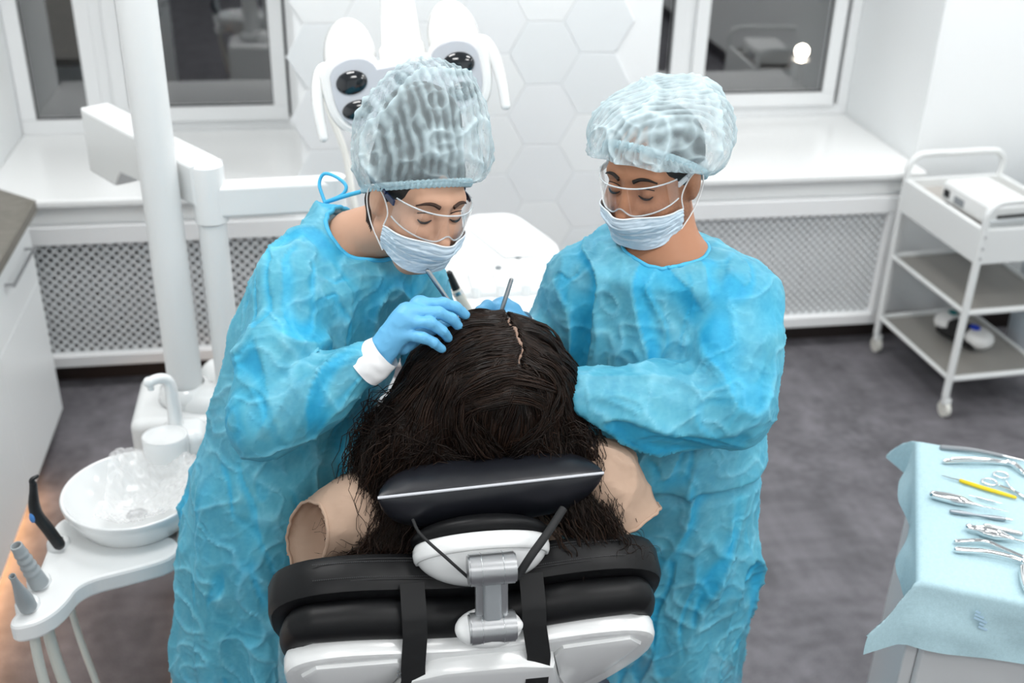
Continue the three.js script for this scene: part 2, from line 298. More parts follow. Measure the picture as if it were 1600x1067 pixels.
// ---------------------------------------------------------------- dental unit: column, cuspidor, poles and arms
{
  const t = thing('dental_unit', 'white dental unit with round poles, jointed arm and spittoon pedestal', 'dental unit');
  const zp = -2.76, xp = -0.418;
  part(t, 'main_pole', rod([xp, 0.7, zp], [xp, CEIL - 0.005, zp], 0.046, 0.046, 36), M.plastic);
  part(t, 'pole_collar', lathe([[0.05, 0], [0.075, 0.005], [0.07, 0.035], [0.05, 0.05]], 32).translate(xp, 0.7, zp), M.white);
  const a = [-0.6167, 1.36, -3.2444], b = [-0.3026, 1.36, -2.7665];
  { // upper bar, deep at the far end
    const dx = b[0] - a[0], dz = b[2] - a[2], Lb = Math.hypot(dx, dz), g = extrude([[-0.05, -0.17], [-0.05, 0], [Lb, 0], [Lb, -0.09], [0.15, -0.12], [0.1, -0.17]], 0.075, 0.008);
    g.translate(0, 0, -0.0375); g.applyMatrix4(new THREE.Matrix4().makeRotationY(-Math.atan2(dz, dx))); g.translate(...a);
    part(t, 'upper_arm', g, M.white);
  }
  part(t, 'second_pole', [rod([b[0], 0.7, b[2]], [b[0], 1.21, b[2]], 0.036, 0.036, 32)], M.plastic);
  part(t, 'arm_joint', lathe([[0.001, 0.155], [0.036, 0.153], [0.042, 0.147], [0.042, 0.002], [0.037, 0]], 32).translate(b[0], 1.212, b[2]), M.white);
  const c = [0.0043, 1.27, -2.78];
  { const p = V(b[0], 1.27, b[2]), q = V(c[0], 1.27, c[2]), d = q.clone().sub(p), Lc = d.length(); const g = box(Lc + 0.04, 0.085, 0.065, Lc / 2, 0, 0, 0.012); g.applyMatrix4(new THREE.Matrix4().makeRotationY(-Math.atan2(d.z, d.x))); g.translate(p.x, p.y, p.z); part(t, 'carrier_arm', g, M.white); }
  // the carrier arm turns down and carries the handpiece table
  const q = [0.36, 0.9, -3.1];
  part(t, 'table_arm', [rod([c[0], 1.315, c[2]], [c[0], 0.98, c[2]], 0.034, 0.034, 24), box(Math.hypot(q[0] - c[0], q[2] - c[2]) + 0.06, 0.06, 0.06, 0, 0, 0, 0.012).rotateY(-Math.atan2(q[2] - c[2], q[0] - c[0])).translate((q[0] + c[0]) / 2, 0.93, (q[2] + c[2]) / 2)], M.white);
  // body of the unit
  const body = part(t, 'unit_box', [box(0.44, 0.44, 0.27, -0.34, 0.48, -2.78, 0.03)], M.white);
  part(body, 'cover', at(new THREE.SphereGeometry(1, 28, 14, 0, Math.PI * 2, 0, Math.PI / 2).scale(0.09, 0.05, 0.06), -0.36, 0.70, -2.73), M.plastic);
  part(body, 'dome', at(new THREE.SphereGeometry(1, 28, 14, 0, Math.PI * 2, 0, Math.PI / 2).scale(0.05, 0.075, 0.05), -0.345, 0.695, -2.84), M.white);
  part(t, 'pedestal', [ext(-0.4, -0.32, 0, 0.66, -2.3, -2.16, 0.015), ext(-0.3, -0.235, 0, 0.66, -2.3, -2.16, 0.015), ext(-0.5, -0.16, 0, 0.05, -2.85, -2.1, 0.02), ext(-0.45, -0.2, 0.05, 0.4, -2.86, -2.64, 0.02)], mat(0xd9d9d4, 0.4));
  part(t, 'pedestal_slot', [ext(-0.325, -0.295, 0.03, 0.64, -2.28, -2.18, 0.004)], M.grey);
  // bowl on a neck
  const bc = [-0.4945, 0.745, -2.2759];
  const bowl = part(t, 'bowl', lathe([[0.02, -0.075], [0.06, -0.085], [0.11, -0.06], [0.145, -0.015], [0.152, 0.0], [0.156, 0.004], [0.161, 0.0], [0.158, -0.02], [0.13, -0.07], [0.08, -0.11], [0.07, -0.13]], 64).translate(...bc), mat(0xf0f2f2, 0.15, { clearcoat: 0.6 }));
  part(bowl, 'drain', at(lathe([[0.001, 0], [0.018, 0.001], [0.024, 0.004], [0.022, -0.004]], 24), bc[0], bc[1] - 0.076, bc[2]), M.brushed);
  part(t, 'bowl_neck', [lathe([[0.09, 0], [0.085, 0.02], [0.065, 0.04], [0.07, 0.06]], 40).translate(bc[0] + 0.02, bc[1] - 0.155, bc[2] - 0.02), ext(bc[0], -0.26, bc[1] - 0.17, bc[1] - 0.12, bc[2] - 0.09, bc[2] + 0.05, 0.02)], M.white);
  // cup filler and spout behind the bowl
  const sp = [-0.4256, 0.78, -2.4168];
  { const g = lathe([[0.001, 0.012], [0.04, 0.012], [0.047, 0.02], [0.052, 0.02], [0.053, 0.0], [0.047, -0.07], [0.03, -0.08]], 40); g.scale(1.05, 1, 0.9); part(t, 'cup_stand', g.translate(sp[0] - 0.005, sp[1], sp[2]), M.white); }
  part(t, 'spout_foot', [box(0.11, 0.08, 0.1, sp[0] + 0.03, sp[1] - 0.03, sp[2] - 0.06, 0.03)], M.white);
  const f0 = [sp[0] + 0.015, sp[1] + 0.0, sp[2] - 0.06];
  part(t, 'spout', [tube([f0, [f0[0], f0[1] + 0.08, f0[2]], [f0[0] - 0.005, f0[1] + 0.135, f0[2]], [f0[0] - 0.022, f0[1] + 0.15, f0[2] + 0.012], [f0[0] - 0.045, f0[1] + 0.152, f0[2] + 0.03]], (s) => 0.019 - 0.007 * s, 40, 18), at(new THREE.SphereGeometry(0.013, 16, 10), f0[0] - 0.045, f0[1] + 0.152, f0[2] + 0.03), rod([f0[0] - 0.042, f0[1] + 0.13, f0[2] + 0.028], [f0[0] - 0.042, f0[1] + 0.152, f0[2] + 0.028], 0.008)], M.white);
  // holder plate for the suction pieces
  const hp = [[-0.7054, 0.66, -1.9208], [-0.6825, 0.66, -1.9807], [-0.667, 0.66, -2.1593], [-0.6743, 0.66, -2.2746], [-0.6264, 0.66, -2.2883], [-0.5424, 0.66, -2.2087], [-0.4012, 0.66, -2.1855], [-0.3885, 0.66, -2.1136], [-0.483, 0.66, -2.081], [-0.5909, 0.66, -2.0517], [-0.6118, 0.66, -1.9753], [-0.6495, 0.66, -1.9307]];
  const hs = new THREE.Shape(); hs.moveTo((hp[0][0] + hp[11][0]) / 2, -(hp[0][2] + hp[11][2]) / 2); hp.forEach((p, i) => { const n = hp[(i + 1) % 12]; hs.quadraticCurveTo(p[0], -p[2], (p[0] + n[0]) / 2, -(p[2] + n[2]) / 2); });
  part(t, 'holder_plate', at(extrude(hs, 0.03, 0.008, 10), 0, 0.632, 0, -Math.PI / 2), M.white);
  const cups = [[-0.6538, 0.668, -2.1844], [-0.6695, 0.668, -2.0525], [-0.6783, 0.668, -1.979]];
  for (const k of cups) part(t, 'holder_cup', lathe([[0.013, 0.02], [0.02, 0.022], [0.025, 0.015], [0.027, -0.02]], 24).translate(k[0], k[1] - 0.004, k[2]), M.white);
}
{ // suction pieces standing in the holder, their hoses under it
  const hose = (t, p, q, r) => part(t, 'hose', tube([p, [p[0], p[1] - 0.1, p[2] + 0.01], [(p[0] + q[0]) / 2 - 0.02, (p[1] + q[1]) / 2, (p[2] + q[2]) / 2], q, [q[0] + 0.05, 0.05, q[2] - 0.1]], r, 50, 12), mat(0xd3d6cf, 0.5));
  const a = thing('spray_handpiece', 'black angled air-water syringe with a blue button beside the bowl', 'handpiece');
  const a0 = [-0.6458, 0.69, -2.1597], a1 = [-0.6832, 0.7743, -2.17], a2 = [-0.6773, 0.8457, -2.1728], a3 = [-0.668, 0.862, -2.18];
  part(a, 'body', rope([a0, [(a0[0] + a1[0]) / 2, (a0[1] + a1[1]) / 2, (a0[2] + a1[2]) / 2], a1, a2], (s) => 0.0135 - 0.005 * sstep(0.55, 1, s), 40, 14), M.black);
  part(a, 'nozzle', rope([a2, [a2[0] - 0.001, a2[1] + 0.012, a2[2]], a3], (s) => 0.0078 - 0.004 * s, 16, 10), M.black);
  part(a, 'button', at(new THREE.SphereGeometry(1, 14, 10).scale(0.008, 0.014, 0.008), a1[0] - 0.006, a1[1] - 0.008, a1[2] + 0.008), mat(0x4b86c9, 0.35));
  hose(a, [a0[0], 0.63, a0[2]], [-0.55, 0.15, -2.05], 0.008);
  const b = thing('suction_handpiece', 'thick ribbed grey suction nozzle, larger of the two grey nozzles', 'suction nozzle');
  const b0 = [-0.6646, 0.68, -2.0374], b1 = [-0.6896, 0.7973, -2.0228], m = mat(0x9fa5a8, 0.5);
  const D = V(b1).sub(V(b0)), L = D.length(), pf = []; for (let i = 0; i <= 40; i++) { const s = i / 40; pf.push([mixn(0.02, 0.0125, s) + (s > 0.2 && s < 0.85 ? 0.0013 * Math.sin(s * 42) : 0), s * L]); } pf.push([0.009, L], [0.008, L - 0.02]);
  const gb = lathe(pf, 28); gb.applyQuaternion(new THREE.Quaternion().setFromUnitVectors(V(0, 1, 0), D.clone().normalize())); gb.translate(...b0); part(b, 'nozzle', gb, m);
  hose(b, [b0[0], 0.63, b0[2]], [-0.57, 0.12, -1.95], 0.013);
  const c = thing('saliva_ejector', 'slim grey suction nozzle at the tip of the holder plate', 'suction nozzle');
  const c0 = [-0.6733, 0.68, -1.9644], c1 = [-0.6772, 0.7932, -1.9266], E = V(c1).sub(V(c0)), K = E.length();
  const gc = lathe([[0.018, 0], [0.018, K * 0.25], [0.014, K * 0.45], [0.009, K * 0.7], [0.0065, K * 0.9], [0.0075, K], [0.005, K], [0.004, K - 0.015]], 24); gc.applyQuaternion(new THREE.Quaternion().setFromUnitVectors(V(0, 1, 0), E.clone().normalize())); gc.translate(...c0); part(c, 'nozzle', gc, m);
  part(c, 'switch', at(new THREE.SphereGeometry(0.008, 12, 8), c0[0] + 0.006, c0[1] + 0.02, c0[2] + 0.014), M.steel);
  hose(c, [c0[0], 0.63, c0[2]], [-0.6, 0.12, -1.9], 0.011);
}
{ // thin clear film crumpled in the bowl and over its rim
  const bc = [-0.4945, 0.745, -2.2759];
  const g = sheet(90, 90, (u, v) => {
    const x = (u - 0.5) * 0.25 + 0.055, z = (v - 0.5) * 0.27 - 0.02, r = Math.hypot(x, z), c = noise(x * 24, z * 24, 1) * 0.011 + Math.abs(noise(x * 60, z * 60, 4)) * 0.009 + Math.abs(noise(x * 18, 5, z * 18)) * 0.014;
    let y = r < 0.155 ? -0.07 + 0.075 * sstep(0.03, 0.155, r) : 0.005 - (r - 0.155) * 0.9;
    return [bc[0] + x, bc[1] + y + 0.006 + c, bc[2] + z];
  });
  const o = part(null, 'plastic_film', g, mat(0xffffff, 0.12, { transparent: true, opacity: 0.42, side: THREE.DoubleSide, specularIntensity: 1, clearcoat: 0.6, clearcoatRoughness: 0.1 }));
  tag(o, 'crumpled clear plastic film lining the white spittoon bowl', 'plastic film');
}
{ // handpiece table beyond the patient
  const t = thing('handpiece_table', 'white handpiece delivery table between the two clinicians', 'delivery table');
  const pts = [[0.2306, 0.95, -2.7819], [0.3247, 0.95, -3.1774], [0.4431, 0.95, -3.4111], [0.5805, 0.95, -3.4144], [0.67, 0.95, -3.1514], [0.6607, 0.95, -3.0436], [0.5021, 0.95, -2.5594], [0.2716, 0.95, -2.5151]];
  const s = new THREE.Shape(), n = pts.length, rd = 0.25; pts.forEach((p, i) => { const a = pts[(i + n - 1) % n], b = pts[(i + 1) % n], l = [p[0] + (a[0] - p[0]) * rd, p[2] + (a[2] - p[2]) * rd], r2 = [p[0] + (b[0] - p[0]) * rd, p[2] + (b[2] - p[2]) * rd]; i ? s.lineTo(l[0], -l[1]) : s.moveTo(l[0], -l[1]); s.quadraticCurveTo(p[0], -p[2], r2[0], -r2[1]); });
  part(t, 'tray_top', at(extrude(s, 0.03, 0.012, 8), 0, 0.905, 0, -Math.PI / 2), M.white);
  part(t, 'silicone_mat', at(extrude([[0.42, 3.28], [0.52, 3.28], [0.6, 3.05], [0.5, 3.05]], 0.003, 0.002), 0, 0.949, 0, -Math.PI / 2), M.white);
  const hb = [0.38, 0.96, -2.8183];
  part(t, 'holder_block', [box(0.3, 0.05, 0.1, 0.47, 0.945, -2.84, 0.02), ...[0.38, 0.45, 0.52, 0.59].map((x) => box(0.028, 0.06, 0.11, x, 0.955, -2.84, 0.012))], M.white);
  for (const [x, z] of [[0.47, -2.98], [0.54, -3.05]]) part(t, 'button', at(new THREE.CylinderGeometry(0.009, 0.009, 0.006, 16), x, 0.95, z), M.grey);
  const h = thing('drill_handpiece', 'slim handpiece with black tip lying on the delivery table', 'handpiece');
  const p0 = [0.2704, 1.17, -2.4693], p1 = [0.2886, 1.1251, -2.4651], p2 = [0.3241, 1.0579, -2.4459];
  part(h, 'tip', rope([p0, p1], (k) => 0.009 + 0.002 * k, 8, 14), M.black);
  part(h, 'sleeve', rope([p1, p2], 0.0125, 8, 14), mat(0xd6d3c9, 0.3));
  part(h, 'ring', rod(p1, [mixn(p1[0], p2[0], 0.12), mixn(p1[1], p2[1], 0.12), mixn(p1[2], p2[2], 0.12)], 0.0135), M.steel);
}
for (const [a, b, l] of [[[-0.0018, 1.4778, -2.9455], [0.0633, 1.1768, -2.8876], 'thin white hose rising behind the lamp, nearer its end handle'], [[0.062, 1.4424, -2.9154], [0.1208, 1.1705, -2.8743], 'thin white hose rising behind the lamp, under the paired lenses']]) {
  const o = part(null, 'supply_hose', rope([[a[0] + 0.05, a[1] + 0.16, a[2] - 0.1], [a[0] + 0.01, a[1] + 0.04, a[2]], a, [(a[0] + b[0]) / 2 + 0.012, (a[1] + b[1]) / 2, (a[2] + b[2]) / 2], b, [b[0] + 0.06, 0.96, b[2] - 0.02], [b[0] + 0.16, 0.95, b[2] + 0.02]], 0.009, 60, 10), mat(0xf0efe9, 0.35)); tag(o, l, 'hose');
}
// ---------------------------------------------------------------- operating lamp
{
  const t = thing('operating_lamp', 'white dental operating lamp with dark lenses and two side handles', 'lamp');
  const c = [0.1855, 1.6135, -2.607], ex = V([0.9726, 0.1881, 0.1367]), ez = V([-0.1106, 0.1801, 0.9774]), ey = ez.clone().cross(ex).normalize(); ex.copy(ey.clone().cross(ez).normalize());
  t.applyMatrix4(new THREE.Matrix4().makeBasis(ex, ey, ez).setPosition(...c));
  const glossy = mat(0xf4f5f4, 0.16, { clearcoat: 0.8, clearcoatRoughness: 0.05 });
  // front plate outline: two lobes and a waist
  const s = new THREE.Shape(); s.moveTo(-0.185, 0.02); s.bezierCurveTo(-0.19, 0.075, -0.08, 0.085, -0.07, 0.03); s.lineTo(0.07, 0.03); s.bezierCurveTo(0.08, 0.085, 0.19, 0.075, 0.185, 0.02); s.bezierCurveTo(0.19, -0.04, 0.18, -0.1, 0.128, -0.1); s.bezierCurveTo(0.08, -0.1, 0.09, -0.04, 0.06, -0.038); s.lineTo(-0.06, -0.038); s.bezierCurveTo(-0.09, -0.04, -0.08, -0.1, -0.128, -0.1); s.bezierCurveTo(-0.18, -0.1, -0.19, -0.04, -0.185, 0.02);
  part(t, 'housing', at(extrude(s, 0.05, 0.014, 20), 0, 0, -0.075), glossy);
  part(t, 'front_plate', at(extrude(s, 0.004, 0.003, 20).scale(0.93, 0.9, 1), 0, -0.002, -0.011), mat(0xc3c7ce, 0.4));
  for (const k of [-1, 1]) {
    part(t, 'reflector_pod', [at(new THREE.SphereGeometry(1, 36, 24).scale(0.062, 0.095, 0.065), k * 0.125, 0.06, -0.075, -0.35, 0, k * 0.06)], glossy);
    for (const [y, rx, ry] of [[0.008, 0.037, 0.027], [-0.055, 0.036, 0.022]]) { const l = part(t, 'lens', at(new THREE.SphereGeometry(1, 32, 14).scale(rx, ry, 0.008), k * 0.126, y, -0.002, 0, 0, k * -0.08), M.dark, 'dark glossy lens'); }
    part(t, 'handle', [tube([[k * 0.165, 0.045, -0.06], [k * 0.192, 0.045, -0.05], [k * 0.21, 0.01, -0.035], [k * 0.218, -0.05, -0.02], [k * 0.218, -0.105, -0.01]], (u) => 0.016 - 0.004 * u, 40, 14), at(new THREE.SphereGeometry(0.012, 14, 10), k * 0.218, -0.105, -0.01)], glossy);
  }
  part(t, 'sensor', at(new THREE.SphereGeometry(1, 24, 12).scale(0.021, 0.017, 0.004), -0.008, -0.002, -0.004), mat(0x5d6b76, 0.15));
  part(t, 'yoke', [box(0.11, 0.06, 0.06, 0, 0.045, -0.07, 0.015)], glossy);
  // stem rising to the lamp arm
  const inv = new THREE.Matrix4().makeBasis(ex, ey, ez).setPosition(...c).invert(), topW = V(c).add(V(-0.02, 0.3, -0.14)), top = topW.clone().applyMatrix4(inv);
  // arm from the stem up and across to the main pole, above the picture
  part(t, 'lamp_arm', merge([rope([[topW.x, topW.y - 0.02, topW.z], [topW.x, topW.y + 0.25, topW.z], [topW.x - 0.03, topW.y + 0.36, topW.z], [topW.x - 0.14, topW.y + 0.4, topW.z + 0.02], [-0.418, topW.y + 0.4, -2.76]], 0.026, 60, 16), at(new THREE.CylinderGeometry(0.06, 0.06, 0.1, 32), -0.418, topW.y + 0.4, -2.76)]).applyMatrix4(inv), glossy);
  part(t, 'stem', [sheet(24, 20, (u, v) => { const a = u * Math.PI * 2, w = mixn(0.05, 0.027, v), p = V(0, 0.06, -0.075).lerp(top, v); return [p.x + Math.cos(a) * w, p.y, p.z + Math.sin(a) * 0.026]; }, true)], glossy);
}
// ---------------------------------------------------------------- instrument table with blue drape
const TH = 0.88;
{
  const A = [1.3289, 0.88, -2.0435], B = [1.0962, 0.88, -1.577], e1 = V(B[0] - A[0], 0, B[2] - A[2]), LA = e1.length(); e1.normalize();
  const e2 = V(-e1.z, 0, e1.x); if (e2.x < 0) e2.negate();
  const W = 0.72, pt = (a, b, y) => [A[0] + e1.x * a + e2.x * b, y, A[2] + e1.z * a + e2.z * b];
  const frameOf = (g) => { g.applyMatrix4(new THREE.Matrix4().makeBasis(e2, V(0, 1, 0), e1.clone()).setPosition(A[0], 0, A[2])); return g; };
  const t = thing('instrument_table', 'grey and white cabinet table under the pale blue drape', 'table');
  part(t, 'cabinet', frameOf(ext(0.03, W - 0.02, 0.08, TH - 0.005, 0.02, LA - 0.02, 0.012)), mat(0xd3d6d8, 0.4));
  part(t, 'side_panel', frameOf(ext(0.004, 0.03, 0.08, TH - 0.005, 0.01, LA - 0.03, 0.005)), mat(0xd3d6d8, 0.4));
  part(t, 'table_top', frameOf(ext(0, W, TH - 0.02, TH - 0.002, 0, LA, 0.006)), M.plastic);
  for (const [x, z] of [[0.05, 0.06], [W - 0.06, 0.06], [0.05, LA - 0.06], [W - 0.06, LA - 0.06]]) part(t, 'castor', frameOf(merge([at(new THREE.CylinderGeometry(0.035, 0.035, 0.025, 20), x, 0.036, z, 0, 0, Math.PI / 2), box(0.04, 0.04, 0.03, x, 0.065, z, 0.008)])), M.grey);
  part(t, 'foot_rail', frameOf(ext(-0.06, 0.03, 0.28, 0.3, LA - 0.05, LA + 0.01, 0.006)), M.plastic);
  // drape: thin sheet lying on the top and hanging over the edges
  const over = 0.15, n = 110, hang = (d) => (d <= 0 ? [0, 0] : d < 0.012 ? [d * 0.7, -d * 0.5] : [0.0084 + (d - 0.012) * 0.13, -0.006 - (d - 0.012) * 0.97]);
  const cloth = (u, v) => {
    let a = -over * 0.62 + u * (LA + over * 1.62), b = -over * 0.7 + v * (W + over * 1.4);
    const da = Math.max(-a, a - LA), db = Math.max(-b, b - W), ha = hang(da), hb = hang(db);
    const wav = 0.006 * noise(a * 14, b * 14, 2) * sstep(0.02, 0.1, Math.max(da, db)) + 0.018 * sstep(0.03, 0.12, da) * Math.sin(b * 17 + 1) * (da > db ? 1 : 0) * 0.6 + 0.014 * sstep(0.03, 0.12, db) * Math.sin(a * 21);
    let aa = a < 0 ? -ha[0] : a > LA ? LA + ha[0] : a, bb = b < 0 ? -hb[0] : b > W ? W + hb[0] : b;
    if (da > 0.01) aa += (a < 0 ? -1 : 1) * wav; if (db > 0.01) bb += (b < 0 ? -1 : 1) * wav;
    if (da > 0.01 && db > 0.01) { const q = Math.min(da, db) * 0.55; aa += (a < 0 ? -1 : 1) * q; bb += (b < 0 ? -1 : 1) * q; }
    const y = TH + Math.min(ha[1], hb[1]) + 0.0006 * noise(a * 30, b * 30, 0) + 0.0012 * Math.max(0, noise(a * 9, b * 9, 3));
    return pt(aa, bb, y);
  };
  const map = tex(256, (u, v) => { const f = noise(u * 90, v * 90, 1) * 0.03 + noise(u * 33, v * 33, 8) * 0.02; return [0.68 + f, 0.8 + f, 0.835 + f]; });
  const o = part(null, 'surgical_drape', thick(n, n, cloth, 0.0008), mat(0xffffff, 0.85, { map, side: THREE.DoubleSide })); o.material.map.repeat.set(3, 3);
  tag(o, 'pale blue disposable drape covering the instrument table', 'drape');
  const mk = part(o, 'print_mark', [0, 1, 2, 3, 4].map((k) => box(0.012 + 0.01 * (k % 3), 0.0004, 0.0045, ...pt(LA + 0.02 + 0.0 * k, 0.11 + k * 0.004, TH - 0.035 - k * 0.009), 0, Math.PI / 2 - 0.25, -Math.atan2(e2.z, e2.x), 0)), mat(0xa3c2d6, 0.8));
}
{ // instruments laid out on the drape
  const y = TH + 0.004, S = M.chrome;
  const lay = (name, label, cat, fn) => { const t = thing(name, label, cat, 'instruments on the drape'); fn(t); };
  const mid = (a, b, k, dy = 0) => [mixn(a[0], b[0], k), mixn(a[1], b[1], k) + dy, mixn(a[2], b[2], k)];
  const pr = { a: [1.3648, 0.885, -2.0066], b: [1.4868, 0.885, -1.9565], c: [1.3408, 0.886, -1.9496], d: [1.4818, 0.886, -1.9267], e: [1.4985, 0.886, -1.876] };
  lay('flat_elevator', 'flat dull grey instrument, first in the row at the far edge', 'instrument', (t) => { part(t, 'handle', rope([pr.a, mid(pr.a, pr.b, 0.5, 0.004), pr.b], (s) => 0.0062 - 0.002 * s, 20, 10), M.grey); part(t, 'blade', rope([pr.b, [1.5263, 0.887, -1.9275]], (s) => 0.004 - 0.002 * s, 10, 8), M.steel); });
  lay('dental_forceps', 'shiny steel forceps in front of the flat grey instrument', 'forceps', (t) => { part(t, 'handle', [rope([pr.c, mid(pr.c, pr.d, 0.5, 0.004), pr.d], 0.006, 24, 12), rope([mid(pr.c, pr.d, 0.1, 0.006), mid(pr.c, pr.d, 0.6, 0.008), pr.d], 0.005, 24, 12)], S); part(t, 'jaw', rope([pr.d, mid(pr.d, pr.e, 0.4, 0.006), pr.e, [1.5391, 0.886, -1.8963]], (s) => 0.007 - 0.003 * s, 20, 10), S); part(t, 'pivot', at(new THREE.SphereGeometry(0.008, 14, 10), ...pr.d), S); });
  const y0 = [1.308, 0.885, -1.899], y1 = [1.3386, 0.886, -1.8738], y2 = [1.369, 0.887, -1.844], y3 = [1.4253, 0.886, -1.7998];
  lay('yellow_probe', 'thin probe with a bright yellow handle', 'probe', (t) => { part(t, 'handle', rope([y1, y2, y3], (s) => 0.0042 + 0.0016 * Math.sin(s * 2.2) - 0.002 * s, 24, 12), mat(0xeccb12, 0.35)); part(t, 'tip', rope([y0, mid(y0, y1, 0.5), y1], (s) => 0.0012 + 0.0012 * s, 10, 8), S); });
  const r1 = [1.4002, 0.886, -1.861], r2 = [1.4408, 0.886, -1.8833], sc = [1.4347, 0.887, -1.8211], se = [1.4739, 0.886, -1.747];
  lay('scissors', 'steel scissors with two round finger rings', 'scissors', (t) => { for (const [r, q] of [[r1, 0.004], [r2, -0.004]]) { part(t, 'finger_ring', at(new THREE.TorusGeometry(0.0125, 0.0022, 8, 26).scale(1.25, 1, 1), ...r, Math.PI / 2, 0, 0.4), S); part(t, 'blade', rope([mid(r, sc, 0.42), sc, [se[0] + q, se[1], se[2] + q]], (s) => 0.003 - 0.0015 * s, 20, 8), S); } part(t, 'screw', at(new THREE.SphereGeometry(0.004, 10, 8), ...sc), S); });
  const e0 = [1.2474, 0.892, -1.8236], e1 = [1.2822, 0.892, -1.8026], e2 = [1.3273, 0.89, -1.7764], e3 = [1.3786, 0.888, -1.7519];
  lay('root_elevator', 'thick steel elevator with pear-shaped handle and thin straight tip', 'elevator', (t) => { part(t, 'handle', rope([e0, e1, e2], (s) => 0.0095 + 0.0025 * Math.sin(s * 3.0) - 0.0075 * sstep(0.5, 1, s), 30, 16), S); part(t, 'shaft', rope([e2, e3], (s) => 0.0028 - 0.0015 * s, 10, 8), S); });
  lay('fine_probe', 'very thin double-ended probe behind the thick elevator', 'probe', (t) => { const a = [1.3284, 0.886, -1.8193], b = [1.3846, 0.886, -1.7815]; part(t, 'handle', rope([mid(a, b, 0.25), mid(a, b, 0.75)], 0.0022, 8, 8), M.steel); part(t, 'tip', rope([a, mid(a, b, 0.25)], 0.0009, 6, 6), S); part(t, 'tip', rope([mid(a, b, 0.75), b], 0.0009, 6, 6), S); });
  lay('scalpel_handle', 'flat grey scalpel handle in front of the thick elevator', 'scalpel', (t) => { const a = [1.2601, 0.886, -1.7699], b = [1.3576, 0.886, -1.7303]; part(t, 'handle', rope([a, mid(a, b, 0.3), mid(a, b, 0.55), b], (s) => 0.0042 + 0.0012 * Math.sin(s * 9), 24, 10), mat(0x9ba3aa, 0.35, { metalness: 0.8 })); part(t, 'tip', rope([b, mid(a, b, 1.16)], (s) => 0.0035 - 0.002 * s, 8, 8), S); });
  const f0 = [1.2642, 0.892, -1.7056], f1 = [1.2985, 0.894, -1.6812], f2 = [1.3338, 0.892, -1.658];
  lay('bulb_elevator', 'steel elevator with knobbed handle end beside a straight rod', 'elevator', (t) => { part(t, 'handle', [rope([f0, f1, f2], (s) => 0.0075 + 0.0055 * sstep(0.1, 0.4, s) - 0.008 * sstep(0.6, 1, s), 30, 16), at(new THREE.SphereGeometry(0.0085, 16, 12), ...f0)], S); part(t, 'shaft', rope([f2, [1.3792, 0.89, -1.6315]], 0.0028, 8, 8), S); });
  lay('steel_rod', 'short straight steel rod lying against the knobbed elevator', 'rod', (t) => { part(t, 'rod', rope([[1.3003, 0.893, -1.704], [1.3581, 0.893, -1.6705]], 0.006, 10, 14), M.steel); });
  const g0 = [1.2173, 0.888, -1.6699], g1 = [1.2759, 0.89, -1.6597], g2 = [1.3244, 0.89, -1.6038], h0 = [1.2049, 0.888, -1.6444], h1 = [1.2565, 0.892, -1.6264], h2 = [1.318, 0.89, -1.5885];
  lay('extraction_forceps', 'open steel extraction forceps with curved handles, nearest long tool', 'forceps', (t) => { part(t, 'handle', rope([g0, g1, mid(g1, g2, 0.5), g2], (s) => 0.0055 - 0.001 * s, 30, 12), S); part(t, 'handle', rope([h0, h1, mid(h1, h2, 0.5, 0.003), h2], (s) => 0.0068 - 0.0015 * s, 30, 12), S); part(t, 'jaw', rope([h2, [1.3451, 0.89, -1.5651], [1.3752, 0.89, -1.569]], (s) => 0.0085 - 0.004 * s, 16, 12), S); });
  lay('ring_handled_tool', 'chunky steel tool cut off at the picture edge', 'instrument', (t) => { part(t, 'handle', rope([[1.3041, 0.893, -1.5667], [1.287, 0.893, -1.536], [1.2762, 0.893, -1.5072]], 0.009, 20, 14), S); part(t, 'shaft', rope([[1.2941, 0.892, -1.5363], [1.3537, 0.89, -1.5137]], 0.006, 10, 10), S); });
}

